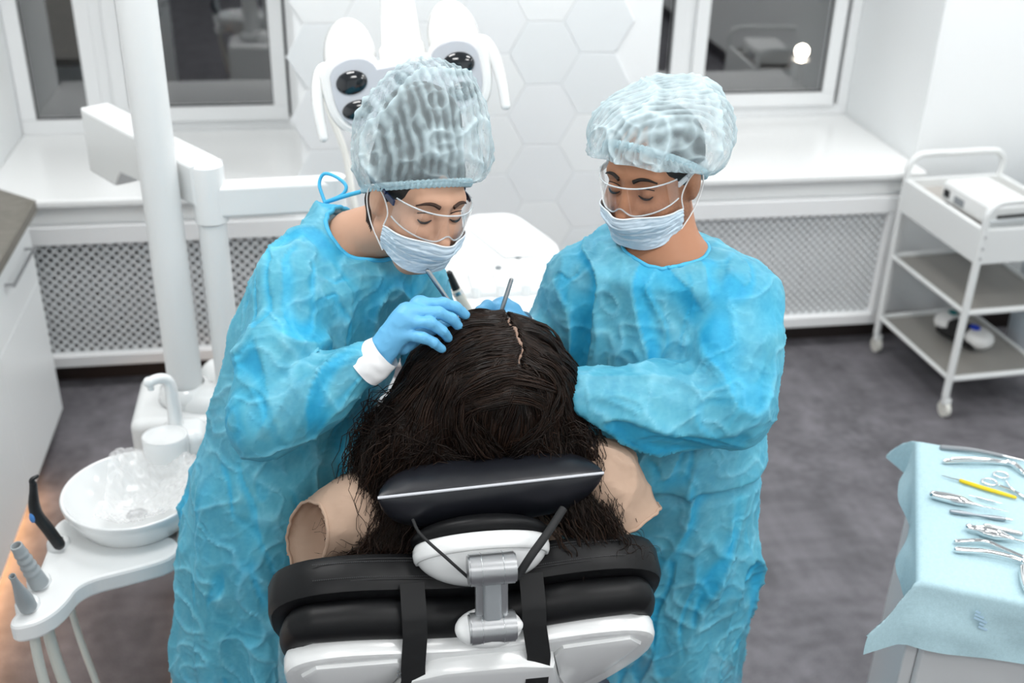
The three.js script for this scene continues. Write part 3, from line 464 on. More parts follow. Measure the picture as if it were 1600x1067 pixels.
// ---------------------------------------------------------------- dental chair
const REC = 28 * Math.PI / 180, BO = V([0.1964, 0.9345, -1.4492]); BO.x = 0.205;
const bUp = V(0, Math.cos(REC), Math.sin(REC)), bN = V(0, -Math.sin(REC), Math.cos(REC));
const BK = new THREE.Matrix4().makeBasis(V(1, 0, 0), bUp, bN).setPosition(BO);
{
  const t = thing('dental_chair', 'black and white dental chair seen from behind its backrest', 'dental chair');
  const onBack = (g) => { g.applyMatrix4(BK); return g.type === 'ExtrudeGeometry' ? toCreasedNormals(g, 0.7) : g; };
  // outline of the backrest, half: x(s); wing at the top, narrow below
  const topY = (x, dip, xr = 0.227) => -dip * Math.cos(clamp(Math.abs(x) / xr) * Math.PI / 2) ** 2;
  const outline = (w, y0, dip, wb, yb, corner = 0.05) => {
    const s = new THREE.Shape(); const n = 60;
    s.moveTo(-wb, yb); s.bezierCurveTo(-wb - 0.02, yb + 0.12, -w - 0.015, y0 - 0.2, -w, y0 - corner); s.quadraticCurveTo(-w, y0, -w + corner * 1.2, y0);
    for (let i = 1; i < n; i++) { const x = mixn(-w + corner * 1.2, w - corner * 1.2, i / n); s.lineTo(x, y0 + topY(x, dip, w - corner * 1.2)); }
    s.lineTo(w - corner * 1.2, y0); s.quadraticCurveTo(w, y0, w, y0 - corner); s.bezierCurveTo(w + 0.015, y0 - 0.2, wb + 0.02, yb + 0.12, wb, yb); s.closePath(); return s;
  };
  const cush = part(t, 'backrest_cushion', onBack(at(extrude(outline(0.335, 0.05, 0.028, 0.2, -0.52, 0.09), 0.04, 0.018, 8), 0, 0, -0.148)), M.leather);
  const seam = (off, z) => { const p = []; for (let i = 0; i <= 40; i++) { const x = mixn(-0.3, 0.3, i / 40); p.push([x, 0.05 + topY(x, 0.028) + 0.0185 - 0.035 * (Math.abs(x) / 0.3) ** 8, z]); } return onBack(tube(p, 0.0016, 90, 6)); };
  part(cush, 'seam', [seam(0, -0.15), seam(0, -0.112)], M.rubber);
  const st = []; for (let i = 0; i < 150; i++) { const x = mixn(-0.27, 0.27, i / 149); for (const z of [-0.145, -0.117]) st.push(onBack(box(0.0022, 0.0014, 0.0012, x, 0.05 + topY(x, 0.028) + 0.0186, z, 0))); }
  const sm = part(cush, 'stitching', st, mat(0x2c2e31, 0.6)); sm.userData.kind = 'stuff';
  // black roll round the shell
  { const p = []; for (let i = 0; i <= 60; i++) { const a = mixn(-1, 1, i / 60), x = 0.31 * Math.sin(a * Math.PI / 2) ** 1; let y = 0.012 + topY(x, 0.032); const e = Math.abs(a); if (e > 0.72) y -= 0.3 * (e - 0.72) ** 1.25 * 1.9; p.push([x * (e > 0.9 ? 1 : 1), y, -0.066]); } part(t, 'roll_cushion', onBack(tube(p, (s) => 0.038 - 0.014 * Math.abs(2 * s - 1) ** 4, 120, 18)), M.leather); }
  part(t, 'inner_pad', onBack(at(extrude(outline(0.3, -0.01, 0.03, 0.18, -0.5, 0.06), 0.05, 0.012, 6), 0, 0, -0.105)), M.black);
  // white back shell, bulging
  const sh = outline(0.318, -0.008, 0.03, 0.155, -0.5, 0.07), sg = extrude(sh, 0.02, 0.012, 10); at(sg, 0, 0, -0.034);
  const shell = part(t, 'back_shell', onBack(sg), M.white);
  // raised lower housing in the middle of the shell
  part(shell, 'ridge', onBack(at(extrude([[-0.14, -0.46], [-0.15, -0.2], [-0.105, -0.075], [-0.055, -0.055], [0.075, -0.055], [0.13, -0.075], [0.155, -0.2], [0.14, -0.46]], 0.03, 0.012), 0.0, 0, -0.012)), M.white);
  part(shell, 'wing_panel', onBack(at(extrude([[-0.292, -0.06], [-0.27, -0.03], [-0.14, -0.035], [-0.125, -0.06], [-0.17, -0.2], [-0.2, -0.28], [-0.25, -0.2]], 0.004, 0.008), 0, 0, -0.006)), M.white);
  part(shell, 'wing_panel', onBack(at(extrude([[0.292, -0.06], [0.27, -0.03], [0.16, -0.045], [0.15, -0.075], [0.175, -0.2], [0.2, -0.28], [0.25, -0.2]], 0.004, 0.008), 0, 0, -0.006)), M.white);
  const dots = []; for (let i = 0; i < 5; i++) for (let j = 0; j < 4; j++) { dots.push(onBack(at(new THREE.CylinderGeometry(0.0022, 0.0022, 0.003, 8), -0.125 + i * 0.011 + (j % 2) * 0.0055, -0.2 - j * 0.011, 0.031, Math.PI / 2))); dots.push(onBack(at(new THREE.CylinderGeometry(0.0022, 0.0022, 0.003, 8), -0.135 + i * 0.01 + (j % 2) * 0.005, -0.055 - j * 0.01, 0.011, Math.PI / 2))); }
  const dm = part(shell, 'perforation', dots, M.grey); dm.userData.kind = 'stuff';
  // straps over the cushion and down the shell
  const strap = (x0, x1, xm) => onBack(sheet(6, 40, (u, v) => { const w = (u - 0.5) * 0.042; const P = [[x0, 0.063, -0.1], [x0, 0.045, -0.046], [x0, 0.02, -0.022], [xm, -0.04, 0.012], [xm, -0.07, 0.026], [(xm + x1) / 2, -0.16, 0.036], [x1, -0.3, 0.036], [x1, -0.36, 0.034]], k = v * 7, i = Math.min(6, Math.floor(k)), f = k - i; return [mixn(P[i][0], P[i + 1][0], f) + w, mixn(P[i][1], P[i + 1][1], f), mixn(P[i][2], P[i + 1][2], f)]; }));
  const webbing = mat(0x0c0d0f, 0.75, { side: THREE.DoubleSide });
  part(t, 'strap', strap(-0.105, -0.23, -0.11), webbing); part(t, 'strap', strap(0.1, 0.12, 0.11), webbing);
  // headrest bracket: two barrels joined by a bar
  const U = V([0.2285, 1.0951, -1.4586]), Lo = V([0.2287, 0.9835, -1.4412]), cap = (c, w, r) => [at(new THREE.CylinderGeometry(r, r, w, 36), c.x, c.y, c.z, 0, 0, Math.PI / 2), at(new THREE.CylinderGeometry(r * 0.9, r * 0.9, w + 0.006, 36), c.x, c.y, c.z, 0, 0, Math.PI / 2)];
  part(t, 'bracket_barrel', cap(U, 0.074, 0.027), M.brushed); part(t, 'bracket_barrel', cap(Lo, 0.074, 0.027), M.brushed);
  part(t, 'barrel_groove', [-0.018, 0.018].flatMap((k) => [U, Lo].map((c) => at(new THREE.TorusGeometry(0.0272, 0.0008, 6, 36), c.x + k, c.y, c.z, 0, Math.PI / 2))), M.steel);
  const dm2 = Lo.clone().sub(U), mid = U.clone().add(Lo).multiplyScalar(0.5), q = new THREE.Quaternion().setFromUnitVectors(V(0, -1, 0), dm2.clone().normalize());
  const bar = (w, d, L, off) => { const g = box(w, L, d, 0, 0, off, 0.006); g.applyQuaternion(q); g.translate(mid.x, mid.y, mid.z); return g; };
  part(t, 'bracket_bar', bar(0.03, 0.022, dm2.length(), 0.004), M.grey); part(t, 'bracket_guide', bar(0.056, 0.014, dm2.length() * 0.8, -0.004), M.brushed);
  part(t, 'bracket_socket', [at(new THREE.SphereGeometry(1, 28, 18).scale(0.058, 0.03, 0.04), Lo.x - 0.004, Lo.y - 0.012, Lo.z - 0.014), at(new THREE.SphereGeometry(0.012, 14, 10), Lo.x + 0.041, Lo.y, Lo.z)], M.plastic);
  // headrest shell and pad
  const HC = V([0.2245, 1.0617, -1.5527]), tilt = new THREE.Matrix4().makeRotationX(-1.0).setPosition(HC);
  const half = (sx, sy, sz) => { const g = new THREE.SphereGeometry(1, 44, 24, 0, Math.PI * 2, Math.PI / 2, Math.PI / 2); g.scale(sx, sy, sz); return g; };
  const hsh = part(t, 'headrest_shell', half(0.116, 0.062, 0.075).applyMatrix4(tilt), M.white);
  part(hsh, 'rim', sheet(60, 10, (u, v) => { const a = u * Math.PI * 2, b = v * Math.PI * 2; return [Math.cos(a) * (0.114 + 0.006 * Math.cos(b)), 0.004 - 0.014 * (1 + Math.sin(a)) / 2 + 0.016 * Math.sin(b), Math.sin(a) * (0.074 + 0.008 * Math.cos(b))]; }, true).applyMatrix4(tilt), M.white);
  part(t, 'headrest_pad', at(new THREE.SphereGeometry(1, 40, 20).scale(0.122, 0.03, 0.082), 0, 0.022, 0).applyMatrix4(tilt), M.leather);
  part(t, 'headrest_cord', [tube([[0.1061, 1.1438, -1.5426], [0.1143, 1.1373, -1.5148], [0.1584, 1.1053, -1.4785], [0.1972, 1.0678, -1.4631]], 0.0028, 30, 8)], M.rubber);
  part(t, 'headrest_cord', tube([[0.3606, 1.1539, -1.5269], [0.3274, 1.1362, -1.4887], [0.2955, 1.1109, -1.4635], [0.2712, 1.0752, -1.4543]], 0.0075, 30, 8), M.rubber);
  // loose pillow strapped on the headrest
  const c0 = V([0.0496, 1.1747, -1.569]), c1 = V([0.4439, 1.1781, -1.5885]), pc = c0.clone().add(c1).multiplyScalar(0.5), hx = c1.clone().sub(c0).multiplyScalar(0.5), es = V(0, 0.64, 0.77).normalize(), et = V(0, 0.77, -0.64).normalize();
  const depth = 0.085, fat = 0.06;
  const pil = part(t, 'head_pillow', sheet(70, 48, (u, v) => {
    const k = u * 2 - 1, sc = (1 - Math.abs(k) ** 4.5) ** 0.7, a = v * Math.PI * 2, s = Math.cos(a), tt = Math.sin(a);
    const S = (s > 0 ? s ** 1 : s) * depth * (0.06 + 0.94 * sc), T = Math.sign(tt) * Math.abs(tt) ** 1.35 * fat * (0.04 + 0.96 * sc), w = 0.0022 * noise(k * 7, a * 2.2, 3) * Math.abs(tt);
    return pc.clone().addScaledVector(hx, k).addScaledVector(es, S - depth * (0.06 + 0.94 * sc)).addScaledVector(et, T + w).toArray();
  }, false), mat(0x17191f, 0.32, { clearcoat: 0.2, clearcoatRoughness: 0.35 }));
  const pp = []; for (let i = 0; i <= 40; i++) { const k = mixn(-1, 1, i / 40); pp.push(pc.clone().addScaledVector(hx, k).addScaledVector(es, 0.001).toArray()); }
  part(pil, 'piping', tube(pp, 0.0026, 80, 8), mat(0xc9ccd2, 0.4));
  // seat, leg rest, arm pads and base, under the patient
  part(t, 'seat', box(0.42, 0.1, 0.62, 0.218, 0.52, -2.1, 0.045), M.leather);
  part(t, 'leg_rest', box(0.36, 0.08, 0.75, 0.218, 0.46, -2.72, 0.035, 0.16), M.leather);
  part(t, 'seat_shell', box(0.34, 0.09, 1.1, 0.218, 0.43, -2.25, 0.03), M.white);
  part(t, 'spine', [box(0.16, 0.62, 0.07, 0, -0.4, -0.05, 0.02)].map(onBack), M.plastic);
  part(t, 'base_column', [box(0.26, 0.38, 0.4, 0.218, 0.22, -2.12, 0.05), box(0.5, 0.04, 0.95, 0.218, 0.02, -2.1, 0.018)], M.plastic);
}

// ---------------------------------------------------------------- distance fields and their meshing (people)
const smin = (a, b, k) => { const h = Math.max(k - Math.abs(a - b), 0) / k; return Math.min(a, b) - h * h * k * 0.25; };
const smax = (a, b, k) => -smin(-a, -b, k);
const cone = (a, b, r1, r2) => {                                    // tapered capsule
  const ax = a[0], ay = a[1], az = a[2], dx = b[0] - ax, dy = b[1] - ay, dz = b[2] - az, L2 = dx * dx + dy * dy + dz * dz || 1e-9;
  return (x, y, z) => { const px = x - ax, py = y - ay, pz = z - az; let t = (px * dx + py * dy + pz * dz) / L2; t = t < 0 ? 0 : t > 1 ? 1 : t; return Math.hypot(px - dx * t, py - dy * t, pz - dz * t) - (r1 + (r2 - r1) * t); };
};
const ell = (c, r) => (x, y, z) => { const px = (x - c[0]) / r[0], py = (y - c[1]) / r[1], pz = (z - c[2]) / r[2], k0 = Math.hypot(px, py, pz), k1 = Math.hypot(px / r[0], py / r[1], pz / r[2]); return k1 < 1e-9 ? -Math.min(...r) : k0 * (k0 - 1) / k1; };
const joinF = (list) => (x, y, z) => { let d = list[0][0](x, y, z); for (let i = 1; i < list.length; i++) d = smin(d, list[i][0](x, y, z), list[i][1]); return d; };
// horizontal ellipses stacked along y: [y, x, z, a, b]; l = unit vector to the person's left
const stack = (st, l, wave) => (x, y, z) => {
  let i = 0; while (i < st.length - 2 && y < st[i + 1][0]) i++;
  const A = st[i], B = st[i + 1]; let t = clamp((y - A[0]) / (B[0] - A[0])); t = t * t * (3 - 2 * t) * 0.5 + t * 0.5;
  const cx = mixn(A[1], B[1], t), cz = mixn(A[2], B[2], t), a = mixn(A[3], B[3], t), b = mixn(A[4], B[4], t), dx = x - cx, dz = z - cz, u = (dx * l[0] + dz * l[1]) / a, v = (-dx * l[1] + dz * l[0]) / b;
  const k = Math.hypot(u, v); let d = (k - 1) * (k < 1e-6 ? Math.min(a, b) : k / Math.hypot(u / a, v / b));
  if (wave) d -= wave(Math.atan2(v, u), y);
  const o = Math.max(y - st[0][0], st[st.length - 1][0] - y);
  return o > 0 ? (d > 0 ? Math.hypot(d, o) : o) : Math.max(d, o > -0.02 ? o : -9);
};
function nets(fn, lo, hi, h) {
  const n = [0, 1, 2].map((k) => Math.ceil((hi[k] - lo[k]) / h) + 1), [nx, ny, nz] = n, D = new Float32Array(nx * ny * nz), B = 8;
  for (let bz = 0; bz < nz; bz += B) for (let by = 0; by < ny; by += B) for (let bx = 0; bx < nx; bx += B) {
    const c = fn(lo[0] + (bx + B / 2) * h, lo[1] + (by + B / 2) * h, lo[2] + (bz + B / 2) * h), skip = Math.abs(c) > B * h * 1.35;
    for (let k = bz; k < Math.min(bz + B, nz); k++) for (let j = by; j < Math.min(by + B, ny); j++) for (let i = bx; i < Math.min(bx + B, nx); i++) D[(k * ny + j) * nx + i] = skip ? c : fn(lo[0] + i * h, lo[1] + j * h, lo[2] + k * h);
  }
  const id = new Int32Array(nx * ny * nz).fill(-1), P = [], I = [], S = [1, nx, nx * ny];
  const C = [0, 1, nx, nx + 1, nx * ny, nx * ny + 1, nx * ny + nx, nx * ny + nx + 1], E = [[0, 1], [2, 3], [4, 5], [6, 7], [0, 2], [1, 3], [4, 6], [5, 7], [0, 4], [1, 5], [2, 6], [3, 7]];
  for (let k = 0; k < nz - 1; k++) for (let j = 0; j < ny - 1; j++) for (let i = 0; i < nx - 1; i++) {
    const o = (k * ny + j) * nx + i; let m = 0; for (let q = 0; q < 8; q++) if (D[o + C[q]] < 0) m |= 1 << q;
    if (m === 0 || m === 255) continue;
    let x = 0, y = 0, z = 0, c = 0;
    for (const [a, b] of E) { if (((m >> a) & 1) === ((m >> b) & 1)) continue; const va = D[o + C[a]], vb = D[o + C[b]], t = va / (va - vb); x += (a & 1) + t * ((b & 1) - (a & 1)); y += ((a >> 1) & 1) + t * (((b >> 1) & 1) - ((a >> 1) & 1)); z += (a >> 2) + t * ((b >> 2) - (a >> 2)); c++; }
    id[o] = P.length / 3; P.push(lo[0] + (i + x / c) * h, lo[1] + (j + y / c) * h, lo[2] + (k + z / c) * h);
  }
  for (let k = 1; k < nz - 1; k++) for (let j = 1; j < ny - 1; j++) for (let i = 1; i < nx - 1; i++) {
    const o = (k * ny + j) * nx + i, s = D[o] < 0;
    for (let a = 0; a < 3; a++) { if (s === (D[o + S[a]] < 0)) continue; const u = S[(a + 1) % 3], v = S[(a + 2) % 3], q = [id[o - u - v], id[o - v], id[o], id[o - u]]; if (q.some((w) => w < 0)) continue; if (s) I.push(q[0], q[1], q[2], q[0], q[2], q[3]); else I.push(q[0], q[2], q[1], q[0], q[3], q[2]); }
  }
  const g = new THREE.BufferGeometry(); g.setAttribute('position', new THREE.Float32BufferAttribute(P, 3)); g.setIndex(I); g.computeVertexNormals(); return g;
}
// push vertices along their normals by f(x, y, z, nx, ny, nz)
function push(g, f) {
  const P = g.attributes.position, N = g.attributes.normal, Q = new Float32Array(P.count * 3);
  for (let i = 0; i < P.count; i++) { const d = f(P.getX(i), P.getY(i), P.getZ(i), N.getX(i), N.getY(i), N.getZ(i)); Q[i * 3] = P.getX(i) + N.getX(i) * d; Q[i * 3 + 1] = P.getY(i) + N.getY(i) * d; Q[i * 3 + 2] = P.getZ(i) + N.getZ(i) * d; }
  P.array.set(Q); g.computeVertexNormals(); return g;
}
function paint(g, f, w = 3) { const P = g.attributes.position, c = new Float32Array(P.count * w), k = new THREE.Color(); for (let i = 0; i < P.count; i++) { const v = f(P.getX(i), P.getY(i), P.getZ(i), i); k.setRGB(v[0], v[1], v[2], THREE.SRGBColorSpace); c[i * w] = k.r; c[i * w + 1] = k.g; c[i * w + 2] = k.b; if (w > 3) c[i * w + 3] = v[3]; } g.setAttribute('color', new THREE.BufferAttribute(c, w)); return g; }
function cull(g, drop) { const P = g.attributes.position, I = g.index.array, o = []; for (let i = 0; i < I.length; i += 3) { const a = I[i], b = I[i + 1], c = I[i + 2]; if (!drop((P.getX(a) + P.getX(b) + P.getX(c)) / 3, (P.getY(a) + P.getY(b) + P.getY(c)) / 3, (P.getZ(a) + P.getZ(b) + P.getZ(c)) / 3)) o.push(a, b, c); } g.setIndex(o); return g; }
function mergeC(list) { return mergeGeometries(list.map((g) => { const h = g.clone(); h.deleteAttribute('uv'); if (!h.attributes.color) paint(h, () => [1, 1, 1]); return h; })); }
const crest = (x, y, z) => 1 - Math.min(1, Math.abs(noise(x, y, z)) * 2.6);   // 1 on thin curved lines, falling off to both sides
// soft folds stretched along the unit vector e, and thin crease lines; returns [push in metres, share of doubled cloth and painted fold shade]
function drape(x, y, z, e, sd = 0) {
  const d = (x * e[0] + y * e[1] + z * e[2]) * 0.78, qx = x - e[0] * d, qy = y - e[1] * d, qz = z - e[2] * d;
  const wx = qx + 0.02 * noise(x * 7 + sd, y * 7, z * 7), wy = qy + 0.02 * noise(x * 7, y * 7 + sd, z * 7), wz = qz + 0.02 * noise(x * 7, y * 7, z * 7 + sd);
  const na = noise(wx * 8 + sd, wy * 8, wz * 8), nb = noise(wx * 17, wy * 17 + sd, wz * 17), a = 1 - Math.min(1, Math.abs(na) * 2.6), b = 1 - Math.min(1, Math.abs(nb) * 2.6), m = sstep(-0.25, 0.3, noise(x * 4 + sd, y * 4, z * 4));
  const l1 = crest(x * 11 + 0.4 * noise(x * 20, y * 20, z * 20) + 3, y * 11 + sd, z * 11) ** 7, l2 = crest(x * 24 + sd, y * 24 + 2, z * 24 + 0.5 * noise(x * 30, y * 30, z * 30)) ** 5;
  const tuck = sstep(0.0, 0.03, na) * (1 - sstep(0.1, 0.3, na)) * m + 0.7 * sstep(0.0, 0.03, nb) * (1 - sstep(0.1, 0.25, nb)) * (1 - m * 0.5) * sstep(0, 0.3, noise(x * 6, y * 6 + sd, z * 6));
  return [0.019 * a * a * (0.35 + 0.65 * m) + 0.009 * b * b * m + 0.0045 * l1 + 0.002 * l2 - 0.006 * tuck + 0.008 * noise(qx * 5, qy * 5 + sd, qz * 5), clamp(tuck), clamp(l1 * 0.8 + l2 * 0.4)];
}
// ---------------------------------------------------------------- heads
// head space: x to the person's left, y up, z out of the face; metres
const faceBase = joinF([[ell([0, 0.035, -0.012], [0.075, 0.09, 0.096]), 0], [ell([0, -0.035, 0.028], [0.058, 0.085, 0.064]), 0.035], [cone([-0.02, -0.098, 0.05], [0.02, -0.098, 0.05], 0.026, 0.026), 0.03], [cone([-0.052, -0.06, 0.0], [0.052, -0.06, 0.0], 0.02, 0.02), 0.04]]);
const noseF = joinF([[cone([0, 0.012, 0.088], [0, -0.03, 0.11], 0.009, 0.0135), 0], [cone([-0.012, -0.034, 0.1], [0.012, -0.034, 0.1], 0.0095, 0.0095), 0.008]]);
const earF = (s) => joinF([[ell([s * 0.078, 0.0, -0.012], [0.009, 0.031, 0.019]), 0], [cone([s * 0.074, -0.025, -0.004], [s * 0.076, 0.01, -0.006], 0.008, 0.007), 0.008]]);
const EL = earF(1), ER = earF(-1);
function headF(x, y, z) {
  let d = faceBase(x, y, z); const ax = Math.abs(x);
  d = smin(d, Math.hypot(ax - 0.036, y + 0.028, z - 0.062) - 0.025, 0.03);                       // cheeks
  d = smin(d, cone([0, 0.036, 0.083], [0.038, 0.036, 0.07], 0.011, 0.011)(ax, y, z), 0.025);     // brow
  d = smax(d, -(Math.hypot(ax - 0.032, (y - 0.012) * 1.15, z - 0.105) - 0.024), 0.018);          // eye sockets
  d = smin(d, Math.hypot(ax - 0.031, y - 0.009, z - 0.0735) - 0.0135, 0.006);                    // lids
  d = smin(d, noseF(x, y, z), 0.014);
  d = smin(d, cone([0, -0.062, 0.088], [0.017, -0.064, 0.081], 0.008, 0.006)(ax, y, z), 0.01);   // lips
  if (ax > 0.05) d = smin(d, x > 0 ? EL(x, y, z) : ER(x, y, z), 0.008);
  return d;
}
const maskF = (x, y, z) => smin(smin(faceBase(x, y, z), noseF(x, y, z), 0.04), Math.hypot(Math.abs(x) - 0.036, y + 0.028, z - 0.062) - 0.025, 0.03);
const march = (f, o, d, off, far = 0.25) => { let t = 0; for (let i = 0; i < 60; i++) { const q = f(o[0] + d[0] * t, o[1] + d[1] * t, o[2] + d[2] * t) - off; if (q < 0.0004 || t > far) break; t += q * 0.8; } return [o[0] + d[0] * t, o[1] + d[1] * t, o[2] + d[2] * t]; };
const onFace = (x, y, off = 0.001) => march(headF, [x, y, 0.2], [0, 0, -1], off);
function headFrame(c, fwd, up, s = 0.94) { const z = V(fwd).normalize(), x = V(up).cross(z).normalize(), y = z.clone().cross(x); return new THREE.Matrix4().makeBasis(x, y, z).scale(new THREE.Vector3(s, s, s)).setPosition(V(c)); }
function person(label, base) { const t = thing('person', label, 'person'); t.position.set(base[0], 0, base[1]); t.userData.base = undefined; delete t.userData.base; return t; }
function wear(t, name, geo, m, label) { const g = Array.isArray(geo) ? merge(geo) : geo; g.translate(-t.position.x, 0, -t.position.z); return part(t, name, g, m, label); }
function headGeo(Mx, skin, extra) { const g = nets(headF, [-0.1, -0.14, -0.125], [0.1, 0.14, 0.14], 0.0034); paint(g, (x, y, z) => { const n = noise(x * 60, y * 60, z * 60) * 0.02 + noise(x * 18, y * 18, z * 18) * 0.025; let c = skin.map((v) => v + n); if (extra) c = extra(x, y, z, c); return c; }); g.applyMatrix4(Mx); return g; }
// brows, lashes, mask with ear loops, safety glasses
function dressFace(t, Mx, o) {
  const brow = [], lash = [];
  for (const s of [-1, 1]) {
    brow.push(tube([0.014, 0.026, 0.04, 0.052].map((x, i) => onFace(s * x, 0.035 + [0, 0.005, 0.004, -0.004][i], 0.0006)), (u) => 0.0042 - 0.0028 * u, 20, 6));
    lash.push(tube([0.019, 0.026, 0.033, 0.04, 0.045].map((x, i) => onFace(s * x, 0.003 + [0.003, -0.001, -0.002, -0.001, 0.003][i], 0.0012)), (u) => 0.0009 + 0.0011 * Math.sin(u * Math.PI), 20, 6));
    lash.push(tube([0.019, 0.028, 0.038, 0.046].map((x, i) => onFace(s * x, 0.0165 + [0, 0.003, 0.003, 0][i], 0.0006)), 0.0009, 16, 6));
  }
  const bm = mat(o.brow, 0.8), lm = mat(0x1a1210, 0.7); for (const b of brow) wear(t, 'eyebrow', b.applyMatrix4(Mx), bm); for (const b of lash) wear(t, 'eyelash', b.applyMatrix4(Mx), lm);
  const mg = thick(70, 56, (u, v) => {
    const a = (u - 0.5) * 2.75, e = Math.abs(u - 0.5) * 2, top = -0.006 - 0.02 * e * e, bot = -0.128 + 0.03 * e * e, y = mixn(top, bot, v), cy = y * 0.6 - 0.022;
    const d = V(Math.sin(a), (y - cy) * 1.1, Math.cos(a)).normalize(), p0 = [d.x * 0.24, cy + d.y * 0.24, 0.012 + d.z * 0.24];
    const pl = 0.0022 * (1 - ((v * 4.2) % 1)) * (v < 0.95 && v > 0.1 ? 1 : 0) * (1 - e * 0.6) + 0.0016 * crest(p0[0] * 22, y * 60, p0[2] * 22 + o.seed) + 0.004 * (1 - e) * sstep(0.1, 0.35, v);
    const p = march(maskF, p0, [-d.x, -d.y, -d.z], 0.005 + pl); return p;
  }, 0.0012);
  const mask = wear(t, 'face_mask', mg.applyMatrix4(Mx), mat(0xc9dbe8, 0.85, { side: THREE.DoubleSide }));
  const hem = []; for (let i = 0; i <= 40; i++) { const u = i / 40, a = (u - 0.5) * 2.75, e = Math.abs(u - 0.5) * 2, y = -0.006 - 0.02 * e * e - 0.001, cy = y * 0.6 - 0.022, d = V(Math.sin(a), (y - cy) * 1.1, Math.cos(a)).normalize(); hem.push(march(maskF, [d.x * 0.24, cy + d.y * 0.24, 0.012 + d.z * 0.24], [-d.x, -d.y, -d.z], 0.0065)); }
  const loops = []; for (const s of [-1, 1]) loops.push(tube([hem[s > 0 ? 40 : 0], [s * 0.075, -0.008, 0.03], [s * 0.081, 0.02, 0.002], [s * 0.087, 0.02, -0.02], [s * 0.086, -0.01, -0.03], [s * 0.079, -0.05, -0.012], [s * 0.066, -0.088, 0.028]], 0.0014, 40, 6));
  const mw = merge([tube(hem, 0.0017, 80, 6)]).applyMatrix4(Mx); wear(t, 'mask_binding', mw, mat(0xe4edf3, 0.8));
  const em = mat(0xeef0f0, 0.7); for (const b of loops) wear(t, 'ear_loop', b.applyMatrix4(Mx), em);
  // glasses
  const lens = (u, v) => { const a = (u - 0.5) * 2.5, y = mixn(0.036 - 0.004 * Math.abs(a), -0.022 + 0.013 * Math.exp(-((a / 0.16) ** 2)) + 0.014 * (Math.abs(a) / 1.25) ** 3, v); return [0.079 * Math.sin(a), y, 0.02 + 0.1 * Math.cos(a) - 0.1 * 0.0 + 0.004 * Math.cos(2 * a) + (0.036 - y) * -0.12]; };
  const gl = wear(t, 'safety_glasses', thick(60, 16, lens, 0.002).applyMatrix4(Mx), mat(0xffffff, 0.02, { transmission: 1, ior: 1.5, thickness: 0, side: THREE.DoubleSide }));
  const edge = (v) => { const p = []; for (let i = 0; i <= 40; i++) p.push(lens(i / 40, v)); return tube(p, 0.0015, 90, 8); };
  wear(t, 'glasses_rim', merge([edge(0), edge(1)]).applyMatrix4(Mx), mat(0xe3eef4, 0.08, { transparent: true, opacity: 0.55, clearcoat: 1 }));
  const tm = []; for (const s of [-1, 1]) { const a = lens(s > 0 ? 1 : 0, 0.2); tm.push(box(0.004, 0.011, 0.035, s * 0.0795, a[1] - 0.001, a[2] - 0.014, 0.0015), box(0.003, 0.007, 0.07, s * 0.083, a[1] + 0.004, a[2] - 0.06, 0.0012)); }
  wear(t, 'glasses_temples', merge(tm).applyMatrix4(Mx), o.temple);
}
